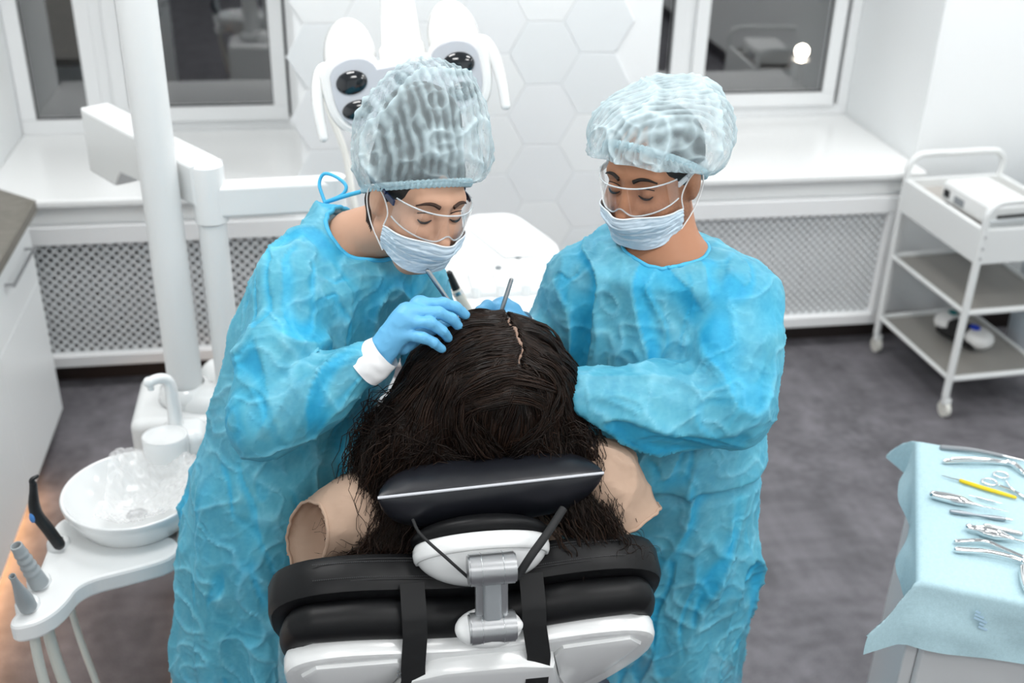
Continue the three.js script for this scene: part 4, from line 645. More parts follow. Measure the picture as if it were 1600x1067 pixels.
// bouffant cap: gathered band, puffed body, crinkled rows; R = puff, apex = top in head space
function cap(t, Mx, o) {
  const rim = (a) => { const f = Math.cos(a), s = Math.sin(a); return [0.083 * s, mixn(o.back, o.front, (f + 1) / 2), -0.014 + 0.105 * f]; };
  const prof = o.prof, pick = (v, k) => { const q = v * (prof.length - 1), i = Math.min(prof.length - 2, Math.floor(q)), f = q - i, g = (j) => prof[clamp(j, 0, prof.length - 1)][k], p0 = g(i - 1), p1 = g(i), p2 = g(i + 1), p3 = g(i + 2); return 0.5 * (2 * p1 + (p2 - p0) * f + (2 * p0 - 5 * p1 + 4 * p2 - p3) * f * f + (3 * p1 - p0 - 3 * p2 + p3) * f * f * f); };
  const rc = [0, (o.front + o.back) / 2, -0.014];
  const S = (u, v) => {
    const a = u * Math.PI * 2, r = rim(a), fq = Math.max(0, Math.cos(a)) ** 1.3, R0 = Math.max(0, pick(v, 0)), R = R0 > 1 ? mixn(R0, 1 + (R0 - 1) * o.frontPuff, fq) : R0, s = pick(v, 1) + fq * 0.13 * Math.sin(Math.min(1, v * 1.6) * Math.PI), c = [mixn(rc[0], o.apex[0], s), mixn(rc[1], o.apex[1], s), mixn(rc[2], o.apex[2], s)], flat = 1 - sstep(0.0, 0.5, v);
    const big = 1 + R * 0.0 + (v > 0.04 ? 0.07 * noise(Math.cos(a) * 2.1 + o.seed, Math.sin(a) * 2.1, v * 3) : 0);
    let x = c[0] + (r[0] - rc[0]) * R * big, y = c[1] + (r[1] - rc[1]) * flat * mixn(1, 0.6, v), z = c[2] + (r[2] - rc[2]) * R * big;
    const gather = 0.0035 * Math.sin(a * 58 + 2 * noise(a * 3, v * 4, o.seed)) * (1 - sstep(0.05, 0.4, v)), rw = Math.sin((x * o.rx + y * o.ry + z * o.rz) + 2.4 * noise(x * 26, y * 26, z * 26)), rows = 0.0019 * rw * sstep(0.22, 0.45, v), c1 = crest(x * 9 + o.seed, y * 9, z * 9) ** 5, c2 = crest(x * 24, y * 24 + o.seed, z * 24) ** 3;
    const n = V(x - rc[0], (y - rc[1]) * 0.8, z - rc[2]).normalize(), k = gather + rows + (0.008 * c1 + 0.003 * c2) * sstep(0.06, 0.25, v); x += n.x * k; y += n.y * k; z += n.z * k;
    dense.push(clamp(0.3 + 0.14 * rw * sstep(0.22, 0.45, v) + 0.1 * Math.sin(a * 58) * (1 - sstep(0.05, 0.4, v)) + 0.4 * c1 + 0.22 * c2 + 0.32 * (1 - sstep(0.0, 0.16, v)) + o.top * sstep(0.45, 0.75, v) + 0.18 * noise(x * 70, y * 70, z * 70), 0.2, 0.95));
    return [x, y, z];
  };
  const dense = [], g = sheet(260, 110, S, true); paint(g, (x, y, z, i) => { const n = noise(x * 140, y * 140, z * 140) * 0.05 + noise(x * 40, y * 40, z * 40) * 0.03; return [0.77 + n, 0.85 + n, 0.875 + n, dense[i]]; }, 4);
  wear(t, 'bouffant_cap', g.applyMatrix4(Mx), mat(0xffffff, 0.75, { vertexColors: true, side: THREE.DoubleSide, transparent: true, opacity: 1 }));
  const band = sheet(240, 8, (u, v) => { const a = u * Math.PI * 2, r = rim(a), b = v * Math.PI * 2, w = 0.002 * Math.sin(a * 64); return [r[0] * (1.02 + 0.03 * Math.cos(b)) + w * Math.sin(a), r[1] + 0.0085 * Math.sin(b) + 0.001, r[2] * 1.0 + (0.0035 * Math.cos(b) + w) * Math.cos(a) + 0.002 * Math.cos(a)]; }, true);
  wear(t, 'cap_band', band.applyMatrix4(Mx), mat(0xc4e4ee, 0.8, { transparent: true, opacity: 0.85, side: THREE.DoubleSide }));
}
function capHair(t, Mx, color, bun, low = 0) {
  const f = (x, y, z) => { let d = ell([0, 0.042 - low * 0.6, -0.02], [0.083, 0.093 - low, 0.1])(x, y, z); if (bun) d = smin(d, ell(bun[0], bun[1])(x, y, z), 0.03); d = smax(d, -0.45 * y + 0.9 * z - 0.034 - 0.25 * Math.abs(x) * 0.2, 0.01); return d - 0.0009 * Math.sin(x * 260 + 3 * noise(x * 20, y * 20, z * 20)); };
  wear(t, 'hair', nets(f, [-0.12, -0.1, -0.16], [0.12, 0.23, 0.12], 0.0038).applyMatrix4(Mx), mat(color, 0.55));
}
// tube along the free edge of a mesh near a cutter, ordered by angle about an axis
function edgeTube(g, near, o, ax, r) {
  const e1 = ax.clone().cross(V(0.3, 0.2, 1)).normalize(), e2 = ax.clone().cross(e1), n = 44, sum = Array.from({ length: n }, () => [0, 0, 0, 0]), P = g.attributes.position, seen = new Uint8Array(P.count); for (const i of g.index.array) seen[i] = 1;
  for (let i = 0; i < P.count; i++) { if (!seen[i]) continue; const x = P.getX(i), y = P.getY(i), z = P.getZ(i); if (!near(x, y, z)) continue; const v = V(x - o[0], y - o[1], z - o[2]), k = Math.floor((Math.atan2(v.dot(e2), v.dot(e1)) / (2 * Math.PI) + 1) * n) % n, s = sum[k]; s[0] += x; s[1] += y; s[2] += z; s[3]++; }
  const pts = sum.filter((s) => s[3]).map((s) => [s[0] / s[3], s[1] / s[3], s[2] / s[3]]); return tube(pts, r, 160, 8, true);
}
// a hand in world space: palm between wrist and knuckles, five finger chains [[p, r], ...]
const handF = (wrist, knuckles, fingers, rw = 0.024) => {
  const L = [[cone(wrist, [0, 1, 2].map((k) => (knuckles[1][k] + knuckles[2][k]) / 2), rw, 0.02), 0]];
  for (const k of knuckles) L.push([cone([0, 1, 2].map((q) => mixn(wrist[q], k[q], 0.25)), k, 0.0155, 0.0125), 0.014]);
  L.push([cone(knuckles[0], knuckles[3], 0.0125, 0.0115), 0.012]);
  const palm = joinF(L), ch = fingers.map((f) => joinF(f.slice(1).map((q, i) => [cone(f[i][0], q[0], f[i][1], q[1]), 0.004])));
  return (x, y, z) => { let d = 9; for (const c of ch) d = Math.min(d, c(x, y, z)); return smin(palm(x, y, z), d, 0.009); };
};
const boundsOf = (pts, m) => [[0, 1, 2].map((k) => Math.min(...pts.map((p) => p[k])) - m), [0, 1, 2].map((k) => Math.max(...pts.map((p) => p[k])) + m)];

// ---------------------------------------------------------------- the two clinicians
const gownMat = mat(0xffffff, 0.62, { vertexColors: true, side: THREE.DoubleSide, transparent: true, opacity: 1 });
const skinMat = new THREE.MeshPhysicalMaterial({ color: 0xffffff, vertexColors: true, roughness: 0.5, specularIntensity: 0.5 });
const gloveMat = mat(0x6cb6e2, 0.42, { specularIntensity: 0.6 });
const gownTint = (x, y, z) => { const f = noise(x * 160, y * 160, z * 160) * 0.035 + noise(x * 55, y * 40, z * 55) * 0.035 + noise(x * 9, y * 6, z * 9) * 0.03; return [0.35 + f * 1.25, 0.715 + f, 0.825 + f * 0.6]; };
function gown(t, f, lo, hi, o) {
  const dblShade = []; let g = nets(f, lo, hi, 0.0048);
  g = push(g, (x, y, z) => { const k = o.amp(x, y, z); let a = 0, b = 0, c = 0; for (const [e, w] of o.dir(x, y, z)) if (w > 0.001) { const q = drape(x, y, z, e, o.seed); a += q[0] * w; b += q[1] * w; c += q[2] * w; } dblShade.push([b, c]); return k * (a - 0.006); });
  cull(g, o.drop); paint(g, (x, y, z, i) => { const c = gownTint(x, y, z); const [a, b] = dblShade[i]; return [c[0] - 0.2 * a + 0.12 * b, c[1] - 0.075 * a + 0.05 * b, c[2] - 0.015 * a + 0.03 * b, clamp(0.78 + 0.22 * a + 0.15 * b)]; }, 4);  // tucks tinted deeper: doubled cloth plus fold shade painted into the colour; creases paler
  return g;
}
function glove(t, f, pts) { const [lo, hi] = boundsOf(pts, 0.035); const g = push(nets(f, lo, hi, 0.0028), (x, y, z) => 0.0009 * crest(x * 45, y * 45, z * 45) + 0.0008); return wear(t, 'glove', g, gloveMat); }
function handSkin(f, pts, c) { const [lo, hi] = boundsOf(pts, 0.035); return paint(nets((x, y, z) => f(x, y, z) + 0.0022, lo, hi, 0.0045), () => c); }
function cuff(t, a, b, r1, r2) { const A = V(a), d = V(b).sub(A), L = d.length(), q = new THREE.Quaternion().setFromUnitVectors(V(0, 1, 0), d.clone().normalize()); const g = sheet(72, 16, (u, v) => { const k = u * Math.PI * 2, r = mixn(r1, r2, v) * (1 + 0.05 * Math.sin(v * Math.PI)) + 0.0008 * Math.sin(k * 36) + 0.0025 * noise(Math.cos(k) * 1.6, v * 3, Math.sin(k) * 1.6); return [Math.cos(k) * r, v * L, Math.sin(k) * r]; }, true); g.applyQuaternion(q); g.translate(A.x, A.y, A.z); return wear(t, 'knit_cuff', g, mat(0xf0f1f2, 0.85, { side: THREE.DoubleSide })); }

{ // ---- clinician standing between the pole and the patient, bent forward
  const base = [-0.15, -1.97], t = person('person in blue gown and tall cap bending over the patient with one gloved hand raised', base);
  const l = [0.79, -0.61];
  const nb = [0.0372, 1.459, -2.0219], hd = [0.1524, 1.5753, -1.9151], SR = [-0.0747, 1.3957, -1.9385], SL = [0.1439, 1.3315, -2.0728], EwR = [-0.1341, 1.2236, -1.7647], WR = [0.0628, 1.3411, -1.7535], ElL = [0.2203, 1.128, -2.0423], WL = [0.1103, 1.1816, -1.8376];
  const Mx = headFrame(hd, [0.3862, -0.206, 0.8991], [0.1774, 0.9838, 0.0246], 0.99);
  const nk = V(0, -0.07, -0.03).applyMatrix4(Mx).toArray();
  const skin = [0.8, 0.63, 0.53], scrub = [0.19, 0.2, 0.22];
  const bodyF = joinF([
    [stack([[1.41, nb[0] - 0.01, nb[2] + 0.01, 0.1, 0.065], [1.36, nb[0] - 0.03, nb[2] + 0.02, 0.145, 0.08], [1.25, -0.03, -2.02, 0.15, 0.1], [1.05, -0.1, -1.99, 0.135, 0.095], [0.9, -0.15, -1.97, 0.165, 0.115], [0.8, -0.16, -1.97, 0.16, 0.12]], l), 0],
    [cone(nb, nk, 0.054, 0.05), 0.03], [cone([nb[0], nb[1] - 0.03, nb[2]], SR, 0.048, 0.05), 0.03], [cone([nb[0], nb[1] - 0.03, nb[2]], SL, 0.048, 0.05), 0.03],
    [cone(SR, EwR, 0.05, 0.038), 0.03], [cone(EwR, WR, 0.037, 0.024), 0.02], [cone(SL, ElL, 0.048, 0.038), 0.03], [cone(ElL, WL, 0.037, 0.024), 0.02],
    [cone([-0.22, 0.84, -1.92], [-0.23, 0.46, -1.9], 0.08, 0.055), 0.04], [cone([-0.23, 0.46, -1.9], [-0.24, 0.09, -1.94], 0.052, 0.035), 0.02], [cone([-0.08, 0.84, -2.02], [-0.07, 0.46, -2.0], 0.08, 0.055), 0.04], [cone([-0.07, 0.46, -2.0], [-0.08, 0.09, -2.04], 0.052, 0.035), 0.02]]);
  let bg = nets(bodyF, [-0.42, 0.02, -2.35], [0.4, 1.62, -1.7], 0.011);
  paint(bg, (x, y, z) => { const arm = Math.min(cone(EwR, WR, 0.04, 0.03)(x, y, z), cone(ElL, WL, 0.04, 0.03)(x, y, z)) < 0.01, neck = Math.hypot(x - nb[0], (y - nb[1] - 0.03) * 1.1, z - nb[2]) < 0.115; return arm || neck || y < 0.2 ? skin : scrub; });
  // right hand, seen from its back, fingertips in the patient's hair
  const K = [[0.1423, 1.4264, -1.7854], [0.1204, 1.4239, -1.7649], [0.1093, 1.4102, -1.7537], [0.1062, 1.3892, -1.7487]];
  const fg = [[[K[0], 0.0105], [[0.1835, 1.4294, -1.7798], 0.0095], [[0.208, 1.4173, -1.7863], 0.0085], [[0.2246, 1.399, -1.7908], 0.0075]], [[K[1], 0.011], [[0.172, 1.4241, -1.7561], 0.0098], [[0.1976, 1.4059, -1.7648], 0.0085], [[0.2095, 1.3873, -1.77], 0.0075]], [[K[2], 0.0105], [[0.157, 1.4126, -1.741], 0.0095], [[0.1784, 1.3935, -1.7443], 0.0085], [[0.1896, 1.3735, -1.7546], 0.0075]], [[K[3], 0.0095], [[0.1425, 1.3898, -1.7313], 0.0088], [[0.1626, 1.3777, -1.7328], 0.0078], [[0.1765, 1.3611, -1.7387], 0.007]], [[[0.1115, 1.355, -1.7697], 0.015], [[0.1484, 1.362, -1.8014], 0.012], [[0.1831, 1.373, -1.8013], 0.0095], [[0.2081, 1.3839, -1.7971], 0.008]]];
  const hf = handF(WR, K, fg, 0.026), hp = [WR, ...K, ...fg.flat().map((q) => q[0])];
  // left hand, low behind the hair
  const K2 = [[0.1535, 1.1742, -1.7802], [0.1474, 1.169, -1.767], [0.1416, 1.159, -1.757], [0.1354, 1.1446, -1.7561]];
  const fl = K2.map((k, i) => [[k, 0.0105], [[k[0] + 0.042, k[1] - 0.012, k[2] + 0.006], 0.0095], [[k[0] + 0.068, k[1] - 0.026, k[2] + 0.012], 0.008], [[k[0] + 0.085 - 0.01 * (i === 3), k[1] - 0.042, k[2] + 0.016], 0.007]]); fl.push([[[0.1234, 1.1605, -1.824], 0.014], [[0.151, 1.1644, -1.8328], 0.011], [[0.1836, 1.1673, -1.8172], 0.0085]]);
  const hf2 = handF(WL, K2, fl, 0.025), hp2 = [WL, ...K2, ...fl.flat().map((q) => q[0])];
  const body = mergeC([bg, headGeo(Mx, skin), handSkin(hf, hp, skin), handSkin(hf2, hp2, skin)]);
  wear(t, 'body', body, skinMat);
  glove(t, hf, hp); glove(t, hf2, hp2);
  cuff(t, [0.0396, 1.3212, -1.7525], [0.0788, 1.3548, -1.7523], 0.0365, 0.033); cuff(t, [0.0926, 1.1794, -1.8624], [0.1228, 1.1797, -1.8115], 0.035, 0.032);
  // gown: body with a flaring skirt, wide sleeves
  const wave = (a, y) => sstep(1.0, 0.55, y) * 0.022 * (Math.sin(a * 9 + 2 * noise(y * 3, a, 1)) * 0.5 + Math.sin(a * 5 + 1.3 + y * 3)) ;
  const torso = stack([[1.452, nb[0] - 0.012, nb[2] + 0.01, 0.12, 0.085], [1.41, nb[0] - 0.035, nb[2] + 0.025, 0.18, 0.115], [1.28, -0.035, -2.015, 0.195, 0.145], [1.1, -0.095, -1.985, 0.185, 0.15], [0.98, -0.135, -1.97, 0.19, 0.16], [0.8, -0.15, -1.965, 0.212, 0.185], [0.55, -0.15, -1.96, 0.235, 0.2], [0.3, -0.145, -1.96, 0.25, 0.215]], l, wave);
  const mR = [0, 1, 2].map((k) => mixn(SR[k], EwR[k], 0.5));
  const sl = joinF([[cone([nb[0] - 0.03, nb[1] - 0.035, nb[2] + 0.01], SR, 0.066, 0.074), 0], [cone([-0.0012, 1.4547, -2.0492], SR, 0.06, 0.07), 0.03], [cone(SR, mR, 0.074, 0.076), 0.03], [cone(mR, EwR, 0.076, 0.068), 0.02], [cone([EwR[0] - 0.005, EwR[1] - 0.012, EwR[2]], [mixn(EwR[0], WR[0], 0.5), mixn(EwR[1], WR[1], 0.5) - 0.012, mixn(EwR[2], WR[2], 0.5)], 0.07, 0.058), 0.02], [cone([mixn(EwR[0], WR[0], 0.5), mixn(EwR[1], WR[1], 0.5) - 0.012, mixn(EwR[2], WR[2], 0.5)], [mixn(EwR[0], WR[0], 0.9), mixn(EwR[1], WR[1], 0.9), mixn(EwR[2], WR[2], 0.9)], 0.058, 0.04), 0.02]]);
  const sl2 = joinF([[cone([nb[0] + 0.03, nb[1] - 0.04, nb[2] - 0.02], SL, 0.07, 0.072), 0], [cone(SL, ElL, 0.072, 0.062), 0.03], [cone(ElL, [mixn(ElL[0], WL[0], 0.85), mixn(ElL[1], WL[1], 0.85), mixn(ElL[2], WL[2], 0.85)], 0.062, 0.042), 0.02]]);
  const nt = [nb[0] + 0.02, nb[1] + 0.022, nb[2] + 0.016], cut = cone(nt, [nk[0], nk[1] + 0.05, nk[2]], 0.068, 0.075);
  const gf = (x, y, z) => smax(smin(smin(torso(x, y, z), sl(x, y, z), 0.018), sl2(x, y, z), 0.02), -cut(x, y, z), 0.012);
  const nrm = (v) => V(v).normalize().toArray(), eU = nrm([EwR[0] - SR[0] + 0.08, EwR[1] - SR[1], EwR[2] - SR[2]]), eF = nrm([WR[0] - EwR[0], WR[1] - EwR[1] + 0.16, WR[2] - EwR[2]]), eT = nrm([0.32, 0.94, 0.1]), eS = nrm([-0.1, 0.99, 0.1]), cU = cone(SR, EwR, 0.07, 0.07), cF = cone(EwR, WR, 0.07, 0.05);
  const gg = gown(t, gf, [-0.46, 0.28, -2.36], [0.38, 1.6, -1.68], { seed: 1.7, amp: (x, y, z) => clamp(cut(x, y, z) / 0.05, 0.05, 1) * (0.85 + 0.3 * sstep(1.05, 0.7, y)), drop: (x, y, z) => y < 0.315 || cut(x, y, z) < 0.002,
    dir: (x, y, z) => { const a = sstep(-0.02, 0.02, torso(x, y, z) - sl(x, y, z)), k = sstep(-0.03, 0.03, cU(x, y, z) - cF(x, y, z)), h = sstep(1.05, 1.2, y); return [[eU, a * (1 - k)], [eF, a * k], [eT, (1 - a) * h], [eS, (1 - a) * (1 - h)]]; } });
  const ring = edgeTube(gg, (x, y, z) => Math.abs(cut(x, y, z)) < 0.009 && smin(torso(x, y, z), Math.min(sl(x, y, z), sl2(x, y, z)), 0.02) > -0.012, nt, V(nk).sub(V(nt)).normalize(), 0.0048);
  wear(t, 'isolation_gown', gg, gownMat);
  wear(t, 'neck_binding', ring, mat(0x3fb2e0, 0.6));
  wear(t, 'neck_tie', merge([rope([[-0.0126, 1.5017, -2.0993], [-0.0216, 1.5343, -2.1299], [-0.012, 1.5489, -2.136], [0.0123, 1.5474, -2.1195], [0.0296, 1.5348, -2.0983], [0.0227, 1.5225, -2.0929], [-0.0113, 1.5039, -2.1003]], 0.0035, 50, 8), rope([[-0.0113, 1.5039, -2.1003], [0.0272, 1.5265, -2.0713], [0.0535, 1.5442, -2.0418]], 0.0042, 20, 8)]), mat(0x44b7e4, 0.6));
  cap(t, Mx, { seed: 3.1, frontPuff: 0.55, front: 0.083, back: -0.05, apex: [0.018, 0.24, -0.04], top: 0.0, rx: 420, ry: 60, rz: 60, prof: [[1, 0], [1.14, 0.01], [1.36, 0.13], [1.4, 0.34], [1.18, 0.6], [0.88, 0.82], [0.52, 0.95], [0, 1]] });
  capHair(t, Mx, 0x1d1714, [[0, 0.125, -0.045], [0.072, 0.075, 0.075]]);
  wear(t, 'loose_hair', merge([0, 1, 2, 3, 4, 5].map((i) => tube([[-0.07, 0.0, -0.045 - 0.002 * i], [-0.071, -0.03, -0.04 - 0.004 * i], [-0.063, -0.06, -0.036 - 0.004 * i], [-0.056, -0.1 - 0.004 * i, -0.036 - 0.003 * i]], 0.0011, 20, 5))).applyMatrix4(Mx), mat(0x3a2417, 0.5));
  dressFace(t, Mx, { brow: 0x3a261c, seed: 2, temple: mat(0x1c2b4c, 0.35) });
  const shoe = (x, z) => at(new THREE.SphereGeometry(1, 24, 16).scale(0.05, 0.05, 0.13), x, 0.045, z, 0, 0.65, 0); wear(t, 'shoe', shoe(-0.21, -1.9), M.plastic); wear(t, 'shoe', shoe(-0.05, -2.0), M.plastic);
}
{ // ---- clinician standing beside the patient, broad, head bowed
  const base = [0.66, -1.95], t = person('broad person in blue gown and round cap standing with forearm across their body', base);
  const l = [0.9, 0.43];
  const nb = [0.6284, 1.4473, -1.9246], hd = [0.5977, 1.5896, -1.9488], SL = [0.7436, 1.3742, -1.8311], SR = [0.4772, 1.355, -1.9703], EL2 = [0.7134, 1.2429, -1.7085], WL = [0.4153, 1.2545, -1.7434], ER2 = [0.3967, 1.1695, -1.9881], WR = [0.3483, 1.2933, -1.9251];
  const Mx = headFrame(hd, [-0.6856, -0.1582, 0.7106], [-0.0789, 0.9965, 0.0284], 1.03);
  const nk = V(0, -0.07, -0.03).applyMatrix4(Mx).toArray();
  const skin = [0.7, 0.5, 0.385], scrub = [0.72, 0.74, 0.78];
  const ax = 0.648, az = -1.945;
  const bodyF = joinF([
    [stack([[1.44, nb[0], nb[2], 0.1, 0.07], [1.38, nb[0] + 0.005, nb[2], 0.165, 0.095], [1.25, 0.64, -1.94, 0.175, 0.115], [1.05, ax, az, 0.165, 0.12], [0.9, ax + 0.01, az, 0.175, 0.125], [0.8, ax + 0.01, az, 0.17, 0.125]], l), 0],
    [cone(nb, nk, 0.064, 0.058), 0.05], [cone([nb[0], nb[1] - 0.02, nb[2]], SR, 0.056, 0.05), 0.04], [cone([nb[0], nb[1] - 0.02, nb[2]], SL, 0.056, 0.05), 0.04],
    [cone(SL, EL2, 0.058, 0.045), 0.03], [cone(EL2, WL, 0.044, 0.028), 0.02], [cone(SR, ER2, 0.058, 0.045), 0.03], [cone(ER2, WR, 0.044, 0.028), 0.02],
    [cone([0.57, 0.84, -1.98], [0.56, 0.46, -1.96], 0.09, 0.065), 0.04], [cone([0.56, 0.46, -1.96], [0.55, 0.09, -2.0], 0.06, 0.045), 0.02], [cone([0.73, 0.84, -1.9], [0.74, 0.46, -1.88], 0.09, 0.065), 0.04], [cone([0.74, 0.46, -1.88], [0.75, 0.09, -1.92], 0.06, 0.045), 0.02]]);
  let bg = nets(bodyF, [0.28, 0.02, -2.3], [1.0, 1.65, -1.6], 0.011);
  paint(bg, (x, y, z) => { const arm = Math.min(cone(EL2, WL, 0.045, 0.03)(x, y, z), cone(ER2, WR, 0.045, 0.03)(x, y, z)) < 0.01, neck = Math.hypot(x - nb[0], y - nb[1] - 0.05, z - nb[2]) < 0.108; return y < 0.86 ? [0.5, 0.55, 0.62] : arm || neck ? skin : scrub; });
  const K = [[0.3018, 1.332, -1.9309], [0.311, 1.3343, -1.9421], [0.3222, 1.3301, -1.9494], [0.3354, 1.325, -1.9443]];
  const fg = K.map((k, i) => [[k, 0.0115], [[k[0] - 0.026 + 0.004 * i, k[1] - 0.008, k[2] + 0.026], 0.0102], [[k[0] - 0.036 + 0.006 * i, k[1] - 0.03, k[2] + 0.042], 0.009], [[k[0] - 0.034 + 0.006 * i, k[1] - 0.05, k[2] + 0.047], 0.0078]]); fg.push([[[0.3251, 1.3229, -1.9106], 0.016], [[0.3088, 1.3394, -1.8878], 0.0125], [[0.2937, 1.3417, -1.8687], 0.0095]]);
  fg[0] = [[K[0], 0.0115], [[0.2846, 1.3481, -1.9253], 0.0105], [[0.2677, 1.3457, -1.9098], 0.0092], [[0.2597, 1.3382, -1.8957], 0.008]];
  const hf = handF(WR, K, fg, 0.028), hp = [WR, ...K, ...fg.flat().map((q) => q[0])];
  const K2 = [[0.384, 1.2615, -1.7871], [0.3778, 1.2534, -1.7781], [0.3738, 1.2433, -1.7676], [0.3753, 1.2308, -1.7606]];
  const fl = K2.map((k, i) => [[k, 0.0115], [[k[0] - 0.04, k[1] + 0.004, k[2] + 0.01 - 0.0], 0.0102], [[k[0] - 0.066, k[1] - 0.004, k[2] + 0.024], 0.009], [[k[0] - 0.08, k[1] - 0.014, k[2] + 0.036], 0.0078]]); fl.push([[[0.4108, 1.2451, -1.8081], 0.015], [[0.3939, 1.2497, -1.8364], 0.012], [[0.37, 1.2513, -1.8414], 0.009]]);
  const hf2 = handF(WL, K2, fl, 0.028), hp2 = [WL, ...K2, ...fl.flat().map((q) => q[0])];
  const stub = (x, y, z, c) => { const k = sstep(0.02, -0.04, y) * sstep(-0.045, 0.0, z) * (Math.abs(x) > 0.03 ? 1 : 0.7) * sstep(0.1, 0.0, z * 0.4) * (0.55 + 0.45 * noise(x * 260, y * 260, z * 260)); return c.map((v, i) => mixn(v, [0.3, 0.21, 0.17][i], clamp(k) * 0.55)); };
  wear(t, 'body', mergeC([bg, headGeo(Mx, skin, stub), handSkin(hf, hp, skin), handSkin(hf2, hp2, skin)]), skinMat);
  glove(t, hf, hp); glove(t, hf2, hp2);
  cuff(t, [0.3629, 1.2472, -1.9438], [0.3415, 1.3042, -1.9321], 0.038, 0.034); cuff(t, [0.444, 1.2475, -1.752], [0.4004, 1.2562, -1.747], 0.038, 0.034);
  const wave = (a, y) => sstep(0.95, 0.5, y) * 0.02 * (Math.sin(a * 8 + 2 * noise(y * 3, a, 5)) * 0.5 + Math.sin(a * 4 + 2.3 + y * 4)) - 0.012 * sstep(0.025, 0.0, Math.abs(y - 0.98)) + 0.014 * sstep(0.985, 1.0, y) * sstep(1.14, 1.0, y);
  const torso = stack([[1.462, nb[0], nb[2], 0.13, 0.09], [1.42, nb[0] + 0.008, nb[2], 0.2, 0.125], [1.26, 0.645, -1.93, 0.215, 0.155], [1.06, ax, -1.93, 0.215, 0.165], [0.99, ax + 0.005, -1.93, 0.22, 0.165], [0.8, ax + 0.012, -1.935, 0.232, 0.185], [0.55, ax + 0.015, -1.94, 0.245, 0.2], [0.25, ax + 0.015, -1.94, 0.25, 0.21]], l, wave);
  const mL = [0, 1, 2].map((k) => mixn(SL[k], EL2[k], 0.5)), hm = [mixn(EL2[0], WL[0], 0.5), mixn(EL2[1], WL[1], 0.5) - 0.026, mixn(EL2[2], WL[2], 0.5)];
  const sl = joinF([[cone([nb[0] + 0.03, nb[1] - 0.045, nb[2]], SL, 0.07, 0.082), 0], [cone(SL, mL, 0.082, 0.086), 0.03], [cone(mL, EL2, 0.086, 0.08), 0.02], [cone([EL2[0], EL2[1] - 0.015, EL2[2]], hm, 0.08, 0.072), 0.02], [cone(hm, [mixn(EL2[0], WL[0], 0.92), mixn(EL2[1], WL[1], 0.92), mixn(EL2[2], WL[2], 0.92)], 0.072, 0.046), 0.02]]);
  const sl2 = joinF([[cone([nb[0] - 0.03, nb[1] - 0.045, nb[2]], SR, 0.07, 0.074), 0], [cone(SR, ER2, 0.074, 0.066), 0.03], [cone(ER2, [mixn(ER2[0], WR[0], 0.8), mixn(ER2[1], WR[1], 0.8), mixn(ER2[2], WR[2], 0.8)], 0.07, 0.045), 0.02]]);
  const nt = [nb[0] - 0.006, nb[1] + 0.03, nb[2] + 0.012], cut = cone(nt, [nk[0], nk[1] + 0.06, nk[2]], 0.08, 0.085);
  const gf = (x, y, z) => smax(smin(smin(torso(x, y, z), sl(x, y, z), 0.016), sl2(x, y, z), 0.02), -cut(x, y, z), 0.012);
  const nrm = (v) => V(v).normalize().toArray(), eU = nrm([EL2[0] - SL[0] - 0.06, EL2[1] - SL[1], EL2[2] - SL[2]]), eF = nrm([WL[0] - EL2[0], WL[1] - EL2[1] + 0.12, WL[2] - EL2[2]]), eT = nrm([-0.25, 0.96, 0.1]), eS = nrm([0.15, 0.98, 0.1]), cU = cone(SL, EL2, 0.08, 0.08), cF = cone(EL2, WL, 0.08, 0.06);
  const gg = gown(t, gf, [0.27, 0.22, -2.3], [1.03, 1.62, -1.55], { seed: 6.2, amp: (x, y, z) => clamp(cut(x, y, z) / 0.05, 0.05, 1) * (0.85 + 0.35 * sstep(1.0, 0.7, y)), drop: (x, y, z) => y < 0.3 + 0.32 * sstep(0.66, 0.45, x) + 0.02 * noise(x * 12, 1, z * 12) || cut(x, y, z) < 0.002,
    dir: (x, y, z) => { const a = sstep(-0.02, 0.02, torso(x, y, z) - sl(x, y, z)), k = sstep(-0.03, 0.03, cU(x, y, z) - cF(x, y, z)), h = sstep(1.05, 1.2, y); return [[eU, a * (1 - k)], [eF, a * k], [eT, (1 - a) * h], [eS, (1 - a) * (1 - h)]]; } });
  const ring = edgeTube(gg, (x, y, z) => Math.abs(cut(x, y, z)) < 0.009 && smin(torso(x, y, z), Math.min(sl(x, y, z), sl2(x, y, z)), 0.02) > -0.012, nt, V(nk).sub(V(nt)).normalize(), 0.0042);
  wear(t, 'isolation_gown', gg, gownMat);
  wear(t, 'neck_binding', ring, mat(0x49b7e2, 0.6));
  cap(t, Mx, { seed: 8.4, frontPuff: 0.45, front: 0.1, back: -0.05, apex: [0.0, 0.15, -0.04], top: 0.2, rx: 300, ry: 40, rz: 300, prof: [[1, 0], [1.18, -0.06], [1.47, 0.05], [1.55, 0.32], [1.42, 0.62], [1.12, 0.85], [0.65, 0.97], [0, 1]] });
  capHair(t, Mx, 0x16120f, null, 0.004);
  dressFace(t, Mx, { brow: 0x1c1410, seed: 6, temple: mat(0xdfeaf0, 0.1, { transparent: true, opacity: 0.5, clearcoat: 1 }) });
  const shoe = (x, z) => at(new THREE.SphereGeometry(1, 24, 16).scale(0.052, 0.05, 0.14), x, 0.045, z, 0, -0.45, 0); wear(t, 'shoe', shoe(0.54, -1.95), M.plastic); wear(t, 'shoe', shoe(0.74, -1.87), M.plastic);
}
